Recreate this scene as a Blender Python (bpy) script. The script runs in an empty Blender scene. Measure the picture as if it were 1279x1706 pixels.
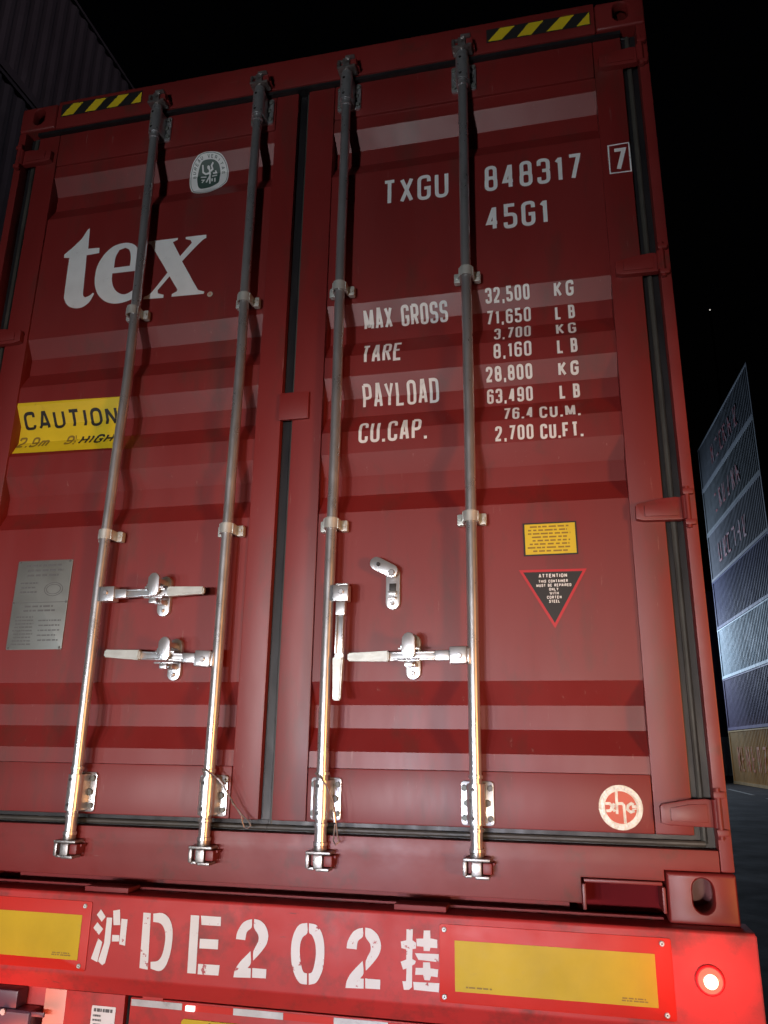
import bpy, bmesh, math, random
from mathutils import Vector, Matrix, geometry, noise
random.seed(7)
R_ = math.radians
scene = bpy.context.scene
COL = scene.collection

# ------------------------------------------------------------------ camera
cam_d = bpy.data.cameras.new('camera')
cam = bpy.data.objects.new('camera', cam_d)
COL.objects.link(cam)
scene.camera = cam
cam_d.sensor_fit = 'HORIZONTAL'
cam_d.sensor_width = 36.0
cam_d.lens = 36.65
cam_d.clip_start = 0.05
cam_d.clip_end = 3000
yaw, pit, roll = -0.22796, 0.293567, 0.014821
d = Vector((math.sin(yaw)*math.cos(pit), math.cos(yaw)*math.cos(pit), math.sin(pit)))
r0 = d.cross(Vector((0, 0, 1))).normalized()
u0 = r0.cross(d)
r1 = math.cos(roll)*r0 + math.sin(roll)*u0
u1 = -math.sin(roll)*r0 + math.cos(roll)*u0
mw = Matrix((r1, u1, -d)).transposed().to_4x4()
mw.translation = Vector((2.06128, -2.20259, 0.39836))
cam.matrix_world = mw

# ------------------------------------------------------------------ night sky
world = bpy.data.worlds.new('World')
scene.world = world
world.use_nodes = True
wn = world.node_tree.nodes
wl = world.node_tree.links
bg = wn['Background']
sky = wn.new('ShaderNodeTexSky')
sky.sky_type = 'NISHITA'
sky.sun_disc = False
sky.sun_elevation = R_(-5.0)
sky.sun_rotation = R_(150)
wl.new(sky.outputs[0], bg.inputs[0])
bg.inputs[1].default_value = 0.09

# ------------------------------------------------------------------ lamps of the place and added fills
def spot(name, loc, target, power, col, cone, blend, rad):
    l = bpy.data.lights.new(name, 'SPOT')
    l.energy = power
    l.color = col
    l.spot_size = R_(cone)
    l.spot_blend = blend
    l.shadow_soft_size = rad
    o = bpy.data.objects.new(name, l)
    COL.objects.link(o)
    o.location = loc
    o.rotation_euler = (Vector(target)-Vector(loc)).to_track_quat('-Z', 'Y').to_euler()
    return o
def point(name, loc, power, col, rad):
    l = bpy.data.lights.new(name, 'POINT')
    l.energy = power
    l.color = col
    l.shadow_soft_size = rad
    o = bpy.data.objects.new(name, l)
    COL.objects.link(o)
    o.location = loc
    return o
# headlamps of the vehicles waiting behind the photographer (dipped beams: wide and flat), with added fill spots among them
spot('headlight_or_fill', (2.45, -6.4, -0.22), (1.9, 0, -0.04), 400, (1.0, 0.76, 0.56), 36, 1.0, 0.15).scale = (2.0, 1, 1)
spot('headlight_or_fill', (0.80, -6.4, -0.22), (1.25, 0, -0.04), 250, (0.84, 0.86, 1.0), 36, 1.0, 0.15).scale = (2.0, 1, 1)
spot('headlight_or_fill', (-0.90, -6.4, -0.22), (0.7, 0, -0.06), 250, (1.0, 0.82, 0.75), 36, 1.0, 0.15).scale = (2.0, 1, 1)
spot('headlight_or_fill', (0.2, -6.4, -0.15), (1.3, 0, 1.0), 500, (0.97, 0.97, 1.0), 68, 1.0, 0.16)
spot('headlight_or_fill', (-3.3, -6.9, -0.20), (0.8, 0, 0.1), 150, (0.80, 0.92, 1.0), 30, 1.0, 0.14)
spot('headlight_or_fill', (1.15, -5.2, -0.25), (1.70, 0, 0.06), 170, (0.42, 0.55, 1.0), 15, 0.9, 0.09)  # added narrow blue spot for the cool patch in the photographer's shadow
spot('headlight_or_fill', (7.6, -4.6, -0.25), (2.3, 0, 0.68), 1250, (1.0, 0.40, 0.12), 17, 1.0, 0.45).scale = (2.5, 1, 1)
spot('red_ground_fill', (4.6, -4.0, -0.35), (8.5, 9, -1.25), 420, (1.0, 0.22, 0.22), 46, 1.0, 0.1)  # added red spot that tints the dark lane, no known lamp
spot('headlight_or_fill', (5.2, -3.0, -0.35), (11.6, 41, -0.2), 24000, (1.0, 0.70, 0.40), 7, 1.0, 0.1)  # added warm spot that brightens the tan container down the lane
# flood light of the yard, then an added fill
spot('yard_flood_or_fill', (3.5, 56, 8), (11.6, 42, 8.5), 15000, (0.66, 0.80, 1.0), 100, 1.0, 0.4)
spot('yard_flood_or_fill', (9, -8, 17), (-6.2, 7, 11), 2800, (0.95, 0.75, 0.9), 40, 1.0, 0.5)  # added fill that lifts the high dark stack

scene.view_settings.view_transform = 'Standard'
scene.view_settings.look = 'None'
scene.view_settings.exposure = 0
scene.view_settings.gamma = 1
scene.cycles.use_denoising = True
scene.cycles.max_bounces = 6
scene.render.film_transparent = False

# ------------------------------------------------------------------ materials
def mat(name, col, rough=0.5, metal=0.0, var=0.0, vscale=3.0, rvar=0.0, bump=0.0, bscale=8.0, spec=0.5,
        dirt=None, dscale=5.0, dlo=0.55, dhi=0.7, stretch=(1, 1, 1), dirt_rough=None, emit=None, estr=0, coat=0.0, scr=None, slo=0.68, shi=0.71, sst=(9, 9, 70)):
    m = bpy.data.materials.new(name)
    m.use_nodes = True
    nt = m.node_tree
    n, l = nt.nodes, nt.links
    b = n['Principled BSDF']
    b.inputs['Roughness'].default_value = rough
    b.inputs['Metallic'].default_value = metal
    b.inputs['Specular IOR Level'].default_value = spec
    b.inputs['Coat Weight'].default_value = coat
    b.inputs['Coat Roughness'].default_value = 0.2
    tc = n.new('ShaderNodeTexCoord')
    mp = n.new('ShaderNodeMapping')
    mp.inputs['Scale'].default_value = stretch
    l.new(tc.outputs['Object'], mp.inputs[0])
    def nz(scale, detail=5, rg=0.6):
        t = n.new('ShaderNodeTexNoise')
        t.inputs['Scale'].default_value = scale
        t.inputs['Detail'].default_value = detail
        t.inputs['Roughness'].default_value = rg
        l.new(mp.outputs[0], t.inputs['Vector'])
        return t.outputs['Fac']
    def ramp(src, a, bb, c0, c1):
        q = n.new('ShaderNodeMapRange')
        q.inputs[1].default_value = a
        q.inputs[2].default_value = bb
        q.inputs[3].default_value = c0
        q.inputs[4].default_value = c1
        l.new(src, q.inputs[0])
        return q.outputs[0]
    colsock = None
    if var > 0 or dirt:
        mx = n.new('ShaderNodeMix')
        mx.data_type = 'RGBA'
        mx.inputs[6].default_value = (*[c*(1-var) for c in col], 1)
        mx.inputs[7].default_value = (*[min(1, c*(1+var)) for c in col], 1)
        l.new(ramp(nz(vscale), 0.3, 0.7, 0, 1), mx.inputs[0])
        colsock = mx.outputs[2]
        if dirt:
            m2 = n.new('ShaderNodeMix')
            m2.data_type = 'RGBA'
            m2.inputs[7].default_value = (*dirt, 1)
            l.new(colsock, m2.inputs[6])
            fac = ramp(nz(dscale, 8, 0.68), dlo, dhi, 0, 1)
            l.new(fac, m2.inputs[0])
            colsock = m2.outputs[2]
        if scr:        # fine scrapes and runs
            mp2 = n.new('ShaderNodeMapping')
            mp2.inputs['Scale'].default_value = sst
            l.new(tc.outputs['Object'], mp2.inputs[0])
            t2 = n.new('ShaderNodeTexNoise')
            t2.inputs['Scale'].default_value = 1.0
            t2.inputs['Detail'].default_value = 6
            t2.inputs['Roughness'].default_value = 0.7
            l.new(mp2.outputs[0], t2.inputs['Vector'])
            m3 = n.new('ShaderNodeMix')
            m3.data_type = 'RGBA'
            m3.inputs[7].default_value = (*scr, 1)
            l.new(colsock, m3.inputs[6])
            l.new(ramp(t2.outputs['Fac'], slo, shi, 0, 0.8), m3.inputs[0])
            colsock = m3.outputs[2]
        l.new(colsock, b.inputs['Base Color'])
    else:
        b.inputs['Base Color'].default_value = (*col, 1)
    if rvar > 0:
        l.new(ramp(nz(vscale*2.7, 6), 0.3, 0.7, max(0.03, rough-rvar), min(1, rough+rvar)), b.inputs['Roughness'])
    if bump > 0:
        bp = n.new('ShaderNodeBump')
        bp.inputs['Strength'].default_value = bump
        bp.inputs['Distance'].default_value = 0.01
        l.new(nz(bscale, 3), bp.inputs['Height'])
        l.new(bp.outputs[0], b.inputs['Normal'])
    if emit:
        b.inputs['Emission Color'].default_value = (*emit, 1)
        b.inputs['Emission Strength'].default_value = estr
    return m

M_RED = mat('container_red_paint', (0.195, 0.0150, 0.0140), 0.47, var=0.14, vscale=1.7, rvar=0.07, bump=0.10, bscale=5.0,
            spec=0.66, dirt=(0.115, 0.026, 0.020), dscale=7, dlo=0.52, dhi=0.74, stretch=(1, 1, 0.30), scr=(0.26, 0.09, 0.08), slo=.655, shi=.70, sst=(60, 60, 6))
M_FRAME = mat('frame_red_paint', (0.200, 0.0185, 0.0170), 0.46, var=0.16, vscale=2.5, rvar=0.08, bump=0.08, bscale=9,
              spec=0.66, dirt=(0.11, 0.03, 0.022), dscale=9, dlo=0.55, dhi=0.74, scr=(0.24, 0.10, 0.085), slo=.68, shi=.71, sst=(6, 40, 60))
M_TRAIL = mat('trailer_red_paint', (0.50, 0.036, 0.034), 0.50, var=0.12, vscale=3, rvar=0.08, bump=0.09, bscale=6,
              spec=0.35, dirt=(0.26, 0.04, 0.035), dscale=9, dlo=0.50, dhi=0.68, scr=(0.16, 0.05, 0.045), slo=.66, shi=.69, sst=(7, 50, 50))
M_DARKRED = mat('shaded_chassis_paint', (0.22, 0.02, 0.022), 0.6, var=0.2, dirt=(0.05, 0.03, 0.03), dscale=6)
M_GALV = mat('galvanised_steel', (0.60, 0.62, 0.64), 0.31, metal=0.80, var=0.12, vscale=9, rvar=0.06, bump=0.015, bscale=30,
             dirt=(0.30, 0.30, 0.31), dscale=16, dlo=0.58, dhi=0.85, stretch=(1, 1, 0.5))
M_ZINC = mat('cast_zinc_handle', (0.56, 0.60, 0.57), 0.42, metal=0.45, var=0.12, vscale=16, rvar=0.1, bump=0.12, bscale=45)
M_BOLT = mat('bolt_steel', (0.17, 0.185, 0.17), 0.55, metal=0.35, var=0.2, vscale=30)
M_RUB = mat('black_rubber_gasket', (0.012, 0.0115, 0.0135), 0.45, var=0.25, vscale=8, rvar=0.12, dirt=(0.03, 0.028, 0.026), dscale=9, dlo=0.55, dhi=0.8, stretch=(1, 1, 0.3))
M_CAM = mat('worn_forged_steel', (0.36, 0.35, 0.34), 0.36, metal=0.8, var=0.2, vscale=30, bump=0.06, bscale=60, dirt=(0.16, 0.10, 0.09), dscale=40, dlo=0.5, dhi=0.7)
M_LIP = mat('grey_gasket_lip', (0.055, 0.053, 0.046), 0.5, var=0.3, vscale=7, rvar=0.1, dirt=(0.03, 0.03, 0.03), dscale=12, dlo=0.58, dhi=0.8)
M_WHITE = mat('white_vinyl_lettering', (0.78, 0.81, 0.81), 0.5, var=0.06, vscale=12, dirt=(0.45, 0.45, 0.45), dscale=30, dlo=0.62, dhi=0.8)
M_STENCIL = mat('white_stencil_paint', (0.78, 0.77, 0.76), 0.6, var=0.05, vscale=14, dirt=(0.45, 0.08, 0.09), dscale=34, dlo=0.615, dhi=0.64)
M_YEL = mat('yellow_vinyl', (0.72, 0.55, 0.02), 0.45, var=0.08, vscale=9, dirt=(0.45, 0.33, 0.06), dscale=14, dlo=0.6, dhi=0.8)
M_BLACK = mat('black_vinyl', (0.018, 0.017, 0.017), 0.5, var=0.2)
M_DKTXT = mat('printed_dark_text', (0.24, 0.16, 0.02), 0.6)
M_BROWN = mat('printed_brown_text', (0.30, 0.19, 0.02), 0.6)
M_RFYEL = mat('retroreflective_yellow', (0.60, 0.42, 0.020), 0.45, spec=0.22, var=0.10, vscale=6, rvar=0.08, bump=0.22, bscale=7, dirt=(0.52, 0.37, 0.05), dscale=18, dlo=0.62, dhi=0.74)
M_RFRED = mat('retroreflective_red', (0.60, 0.022, 0.012), 0.42, spec=0.28, var=0.08, vscale=6, rvar=0.06, bump=0.07, bscale=10)
M_SILVER = mat('silver_reflective_tape', (0.52, 0.52, 0.52), 0.35, metal=0.3, var=0.15, vscale=20, dirt=(0.3, 0.28, 0.27), dscale=16)
M_PLATE = mat('engraved_aluminium_plate', (0.26, 0.29, 0.28), 0.42, metal=0.55, var=0.1, vscale=6, rvar=0.08)
M_PLTXT = mat('engraved_plate_text', (0.10, 0.11, 0.115), 0.6)
M_GREEN = mat('green_emblem_print', (0.045, 0.09, 0.075), 0.5)
M_ORANGE = mat('orange_red_emblem_print', (0.62, 0.11, 0.05), 0.5, var=0.1, vscale=30)
M_CREAM = mat('cream_foil_emblem', (0.62, 0.60, 0.50), 0.4, metal=0.25, var=0.15, vscale=60, bump=0.3, bscale=90)
M_PLUM = mat('dark_lamp_housing', (0.10, 0.055, 0.085), 0.35, var=0.1)
M_PINK = mat('tail_lit_red_paint', (0.74, 0.34, 0.26), 0.4, var=0.05)  # trailer red made paler, the tail lamp's brightness is in the colour
M_WIRE = mat('steel_cable', (0.45, 0.40, 0.38), 0.35, metal=0.8)
M_RUBT = mat('tyre_rubber', (0.02, 0.02, 0.02), 0.8)
M_LENS = mat('lit_red_lens', (0.7, 0.02, 0.02), 0.2, emit=(1.0, 0.05, 0.03), estr=5)
M_LENSC = mat('lit_lamp_core', (0.9, 0.6, 0.5), 0.2, emit=(1.0, 0.42, 0.26), estr=7)

# ------------------------------------------------------------------ mesh helpers
def box(bm, x0, x1, y0, y1, z0, z1, bev=0.0, seg=2, m=0, rot=None, org=None):
    t = bmesh.new()
    bmesh.ops.create_cube(t, size=1)
    for v in t.verts:
        v.co = Vector(((x0+x1)/2+v.co.x*(x1-x0), (y0+y1)/2+v.co.y*(y1-y0), (z0+z1)/2+v.co.z*(z1-z0)))
    if bev > 0:
        bmesh.ops.bevel(t, geom=list(t.edges), offset=bev, segments=seg, affect='EDGES', profile=0.6)
    merge(bm, t, m, rot, org)
def merge(bm, t, m=0, rot=None, org=None):
    mp = {}
    for v in t.verts:
        co = v.co.copy()
        if rot is not None:
            co = rot @ (co-Vector(org)) + Vector(org)
        mp[v] = bm.verts.new(co)
    for f in t.faces:
        try:
            nf = bm.faces.new([mp[v] for v in f.verts])
            nf.material_index = m if m else f.material_index
        except ValueError:
            pass
    t.free()
def prism(bm, pts, y0, y1, bev=0.0, m=0, seg=2):
    """outline in x,z pushed from y0 (front) to y1"""
    t = bmesh.new()
    a = [t.verts.new((p[0], y0, p[1])) for p in pts]
    f = t.faces.new(a)
    r = bmesh.ops.extrude_face_region(t, geom=[f])
    for e in r['geom']:
        if isinstance(e, bmesh.types.BMVert):
            e.co.y = y1
    bmesh.ops.recalc_face_normals(t, faces=t.faces)
    if bev > 0:
        fe = [e for e in t.edges if abs(e.verts[0].co.y-y0) < 1e-6 and abs(e.verts[1].co.y-y0) < 1e-6]
        bmesh.ops.bevel(t, geom=fe, offset=bev, segments=seg, affect='EDGES', profile=0.6)
    merge(bm, t, m)
def tube(bm, pts, r, n=16, m=0, cap=True):
    pts = [Vector(p) for p in pts]
    rr = r if isinstance(r, (list, tuple)) else [r]*len(pts)
    rings = []
    up = None
    for i, p in enumerate(pts):
        a = pts[max(0, i-1)]
        b = pts[min(len(pts)-1, i+1)]
        t = (b-a).normalized()
        if up is None:
            up = Vector((0, 1, 0)) if abs(t.y) < 0.9 else Vector((1, 0, 0))
        s = t.cross(up).normalized()
        up = s.cross(t).normalized()
        rings.append([bm.verts.new(p+rr[i]*(math.cos(k*2*math.pi/n)*s+math.sin(k*2*math.pi/n)*up)) for k in range(n)])
    for i in range(len(rings)-1):
        for k in range(n):
            f = bm.faces.new((rings[i][k], rings[i][(k+1) % n], rings[i+1][(k+1) % n], rings[i+1][k]))
            f.material_index = m
    if cap:
        for rg in (rings[0][::-1], rings[-1]):
            f = bm.faces.new(rg)
            f.material_index = m
def cyl_y(bm, x, z, r, y0, y1, n=6, m=0, ph=0.0, bev=0.0):
    prism(bm, [(x+r*math.cos(ph+k*2*math.pi/n), z+r*math.sin(ph+k*2*math.pi/n)) for k in range(n)], y0, y1, bev, m, 1)
def stadium(cx, cz, hw, hh, n=8, ang=0.0):
    """upright stadium outline; hh = half height including round ends"""
    p = []
    for k in range(n+1):
        a = math.pi*k/n
        p.append((hw*math.cos(a), hh-hw+hw*math.sin(a)))
    for k in range(n+1):
        a = math.pi+math.pi*k/n
        p.append((hw*math.cos(a), -(hh-hw)+hw*math.sin(a)))
    c, s = math.cos(ang), math.sin(ang)
    return [(cx+c*x-s*z, cz+s*x+c*z) for x, z in p]
def rrect(x0, x1, z0, z1, r, n=4):
    p = []
    for cx, cz, a0 in ((x1-r, z1-r, 0), (x0+r, z1-r, 90), (x0+r, z0+r, 180), (x1-r, z0+r, 270)):
        for k in range(n+1):
            a = R_(a0+90*k/n)
            p.append((cx+r*math.cos(a), cz+r*math.sin(a)))
    return p
def sheet(bm, polys, y, m=0):
    """flat decal polygons (outline, optional holes) at depth y, facing the viewer's side (-y)"""
    for poly in polys:
        loops = poly if isinstance(poly[0][0], (tuple, list)) else [poly]
        vv = [Vector((p[0], p[1], 0)) for lp in loops for p in lp]
        tris = geometry.tessellate_polygon([[Vector((p[0], p[1], 0)) for p in lp] for lp in loops])
        bv = [bm.verts.new((v.x, y, v.y)) for v in vv]
        for t in tris:
            a, b, c = [bv[i] for i in t]
            cr = (b.co-a.co).cross(c.co-a.co)
            if cr.length < 1e-12:
                continue
            f = bm.faces.new((a, b, c) if cr.y < 0 else (a, c, b))
            f.material_index = m
LOC = {}
def obj(name, bm, m, parent=None, smooth=35, loc=None):
    me = bpy.data.meshes.new(name)
    bm.normal_update()
    bm.to_mesh(me)
    bm.free()
    for q in (m if isinstance(m, (list, tuple)) else [m]):
        me.materials.append(q)
    if smooth:
        me.shade_smooth()
        me.set_sharp_from_angle(angle=R_(smooth))
    o = bpy.data.objects.new(name, me)
    COL.objects.link(o)
    if parent:
        o.parent = parent
        if parent in LOC:
            o.location = -LOC[parent]
    if loc:
        o.location = o.location + Vector(loc)
    return o
def inst(o, parent, loc):
    c = o.copy()
    COL.objects.link(c)
    c.parent = parent
    c.location = loc
    return c
def thing(name, label, cat, loc=(0, 0, 0), group=None, rz=0):
    o = bpy.data.objects.new(name, None)
    COL.objects.link(o)
    o.location = loc
    o.rotation_euler = (0, 0, rz)
    LOC[o] = Vector(loc)
    o['label'] = label
    o['category'] = cat
    if group:
        o['group'] = group
    return o
NB = bmesh.new

# ------------------------------------------------------------------ stroke lettering
A = 1  # marks a rounded corner
GL = {
 '0': ['C', [(0,0,A),(0,1,A),(1,1,A),(1,0,A)]],
 '1': ['O', [(.78,0),(.78,1)], 'O', [(0,.80),(.70,.955)]],
 '2': ['O', [(0,.74),(0,1,A),(1,1,A),(1,.60,A),(0,.10),(0,0),(1,0)]],
 '3': ['O', [(0,.76),(0,1,A),(1,1,A),(1,.52,A),(.35,.52)], 'O', [(.35,.52),(1,.52,A),(1,0,A),(0,0,A),(0,.24)]],
 '4': ['O', [(.72,0),(.72,1)], 'O', [(.66,.97),(.05,.27),(1,.27)]],
 '5': ['O', [(.95,1),(.06,1),(.06,.57),(1,.57,A),(1,0,A),(0,0,A),(0,.22)]],
 '6': ['O', [(1,.78),(1,1,A),(0,1,A),(0,0,A),(1,0,A),(1,.57,A),(.5,.57)], 'O', [(.5,.57),(.05,.57)]],
 '7': ['O', [(0,1),(1,1),(.32,0)]],
 '8': ['C', [(.04,.52),(.04,1,A),(.96,1,A),(.96,.52)], 'C', [(0,0,A),(0,.52,A),(1,.52,A),(1,0,A)]],
 '9': ['O', [(0,.22),(0,0,A),(1,0,A),(1,1,A),(0,1,A),(0,.43,A),(.5,.43)], 'O', [(.5,.43),(.95,.43)]],
 'T': ['O', [(0,1),(1,1)], 'O', [(.5,1),(.5,0)]],
 'X': ['O', [(0,0),(1,1)], 'O', [(0,1),(1,0)]],
 'G': ['O', [(1,.76),(1,1,A),(0,1,A),(0,0,A),(1,0,A),(1,.47),(.52,.47)]],
 'U': ['O', [(0,1),(0,0,A),(1,0,A),(1,1)]],
 'M': ['O', [(0,0),(0,1)], 'O', [(1,0),(1,1)], 'O', [(.04,.96),(.46,.14),(.54,.14),(.96,.96)]],
 'A': ['O', [(0,0),(.40,1),(.60,1),(1,0)], 'O', [(.2,.28),(.8,.28)]],
 'R': ['O', [(0,0),(0,1)], 'O', [(0,1),(1,1,A),(1,.48,A),(0,.48)], 'O', [(.55,.48),(1,0)]],
 'O': ['C', [(0,0,A),(0,1,A),(1,1,A),(1,0,A)]],
 'S': ['O', [(1,.76),(1,1,A),(0,1,A),(0,.52,A),(1,.52,A),(1,0,A),(0,0,A),(0,.24)]],
 'E': ['O', [(1,1),(0,1),(0,0),(1,0)], 'O', [(0,.52),(.85,.52)]],
 'P': ['O', [(0,0),(0,1)], 'O', [(0,1),(1,1,A),(1,.45,A),(0,.45)]],
 'Y': ['O', [(0,1),(.5,.45),(1,1)], 'O', [(.5,.45),(.5,0)]],
 'L': ['O', [(0,1),(0,0),(1,0)]],
 'D': ['C', [(0,0),(0,1),(1,1,A),(1,0,A)]],
 'C': ['O', [(1,.74),(1,1,A),(0,1,A),(0,0,A),(1,0,A),(1,.26)]],
 'K': ['O', [(0,0),(0,1)], 'O', [(1,1),(.08,.42)], 'O', [(.3,.56),(1,0)]],
 'B': ['C', [(0,.52),(0,1),(.94,1,A),(.94,.52)], 'C', [(0,0),(0,.52),(1,.52,A),(1,0,A)]],
 'F': ['O', [(0,0),(0,1),(1,1)], 'O', [(0,.5),(.85,.5)]],
 'H': ['O', [(0,0),(0,1)], 'O', [(1,0),(1,1)], 'O', [(0,.52),(1,.52)]],
 'I': ['O', [(.5,0),(.5,1)]],
 'N': ['O', [(0,0),(0,1)], 'O', [(1,0),(1,1)], 'O', [(.04,.96),(.96,.04)]],
 'V': ['O', [(0,1),(.42,0),(.58,0),(1,1)]],
 'W': ['O', [(0,1),(.25,0),(.5,.9),(.75,0),(1,1)]],
 'm': ['O', [(0,0),(0,.68)], 'O', [(0,.62),(.5,.66,A),(.5,0)], 'O', [(.5,.62),(1,.66,A),(1,0)]],
}
GW = {'1': .62, 'I': .3, 'M': 1.25, 'W': 1.3, ',': .35, '.': .35, ' ': .7, 'm': 1.2}
def fillet(pts, rad, closed, n=5):
    out = []
    N = len(pts)
    for i, p in enumerate(pts):
        q = Vector((p[0], p[1]))
        if len(p) < 3 or (not closed and i in (0, N-1)):
            out.append(q)
            continue
        a = Vector(pts[(i-1) % N][:2])
        b = Vector(pts[(i+1) % N][:2])
        da, db = (a-q), (b-q)
        r = min(rad, da.length*0.5, db.length*0.5)
        p0 = q+da.normalized()*r
        p1 = q+db.normalized()*r
        for k in range(n+1):
            t = k/n
            out.append(p0*(1-t)**2+q*2*t*(1-t)*1.0+p1*t*t if True else p0)
    q = []
    for v in out:
        if not q or (v-q[-1]).length > 1e-5:
            q.append(v)
    if closed and (q[0]-q[-1]).length < 1e-5:
        q.pop()
    return q
def strip(bm, pts, t, closed, y, m=0):
    N = len(pts)
    L, Rr = [], []
    for i, p in enumerate(pts):
        if closed:
            a, b = pts[i-1], pts[(i+1) % N]
        else:
            a, b = pts[max(0, i-1)], pts[min(N-1, i+1)]
        d1 = (p-a)
        d2 = (b-p)
        d1 = d1.normalized() if d1.length > 1e-9 else d2.normalized()
        d2 = d2.normalized() if d2.length > 1e-9 else d1
        tg = (d1+d2)
        tg = tg.normalized() if tg.length > 1e-6 else d1
        nn = Vector((-tg.y, tg.x))
        k = max(0.45, abs(nn.dot(Vector((-d1.y, d1.x)))))
        w = t/2/k
        L.append(bm.verts.new((p.x+nn.x*w, y, p.y+nn.y*w)))
        Rr.append(bm.verts.new((p.x-nn.x*w, y, p.y-nn.y*w)))
    rng = range(N) if closed else range(N-1)
    for i in rng:
        j = (i+1) % N
        f = bm.faces.new((L[i], Rr[i], Rr[j], L[j]))
        f.normal_update()
        if f.normal.y > 0:
            f.normal_flip()
        f.material_index = m
def glyph(bm, ch, x, z, w, h, t, y, m=0, slant=0.0, xf=None):
    def P(u, v):
        px = t/2+u*(w-t) if w > t else w/2
        pz = t/2+v*(h-t)
        q = Vector((px+slant*pz, pz))
        return xf(q) if xf else Vector((x+q.x, z+q.y))
    if ch == '.':
        pts = [P(.5, -t/2/(h-t)), P(.5, t/2/(h-t))]
        strip(bm, pts, t, False, y, m)
        return
    if ch == ',':
        strip(bm, [P(.7, t*.6/(h-t)), P(.35, -t*.9/(h-t))], t*.85, False, y, m)
        return
    g = GL.get(ch)
    if not g:
        return
    for i in range(0, len(g), 2):
        closed = g[i] == 'C'
        pts = []
        for p in g[i+1]:
            px = t/2+p[0]*(w-t) if w > t else w/2
            pz = t/2+p[1]*(h-t)
            pts.append((px+slant*pz, pz)+tuple(p[2:]))
        pl = fillet(pts, min(w, h)*0.46, closed)
        pl = [xf(q) if xf else Vector((x+q.x, z+q.y)) for q in pl]
        strip(bm, pl, t, closed, y-0.00012*i, m)
def text(bm, s, x0, x1, z0, z1, t=None, y=0.0, m=0, gap=0.22, slant=0.0, dz=0.0):
    """one line of stroke lettering filling x0..x1, z0..z1; dz raises its right-hand end"""
    ws = [GW.get(c, 1.0) for c in s]
    cw = (x1-x0)/(sum(ws)+gap*(len(s)-1))
    h = z1-z0
    t = t or min(cw*0.30, h*0.16)
    x = x0
    for c, w in zip(s, ws):
        glyph(bm, c, x, z0+dz*(x-x0)/(x1-x0), w*cw, h, t, y, m, slant)
        x += (w+gap)*cw
def dashes(bm, x0, x1, z0, z1, rows, y, m=0, fill=0.5, seed=1):
    """rows of word-length bars, for print too small to read"""
    rg = random.Random(seed)
    rh = (z1-z0)/rows
    for k in range(rows):
        a = x0+(x1-x0)*rg.uniform(0, .14)
        e = x1-(x1-x0)*rg.uniform(0, .14)
        zc = z1-(k+.5)*rh
        while a < e:
            w = min(rg.uniform(.06, .2)*(x1-x0), e-a)
            sheet(bm, [[(a, zc-rh*fill/2), (a+w, zc-rh*fill/2), (a+w, zc+rh*fill/2), (a, zc+rh*fill/2)]], y, m)
            a += w+rg.uniform(.02, .05)*(x1-x0)

# ------------------------------------------------------------------ setting: ground
Z0 = -1.25
bm = NB()
bmesh.ops.create_grid(bm, x_segments=2, y_segments=2, size=400)
for v in bm.verts:
    v.co = Vector((v.co.x, v.co.y+150, Z0))
M_GND = mat('worn_asphalt', (0.050, 0.042, 0.041), 0.85, spec=0.12, var=0.35, vscale=0.4, rvar=0.18, bump=0.5, bscale=40, dirt=(0.028, 0.026, 0.026), dscale=0.9, dlo=0.5, dhi=0.65)
g = obj('ground', bm, M_GND, smooth=0)
g['kind'] = 'structure'
bm = NB()
for k in range(8):
    box(bm, 9.35, 9.50, 3+k*8, 8.5+k*8, Z0+0.002, Z0+0.006)
lm = obj('road_marking', bm, mat('worn_road_paint', (0.5, 0.5, 0.46), 0.6, var=0.2, dirt=(0.08, 0.08, 0.08), dscale=3, dlo=0.5, dhi=0.6), smooth=0)
lm['kind'] = 'structure'

# ------------------------------------------------------------------ the red container
W, H, LEN = 2.438, 2.896, 12.19
cont = thing('shipping_container', 'red high cube shipping container with closed double doors, standing on the red trailer', 'container')

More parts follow.
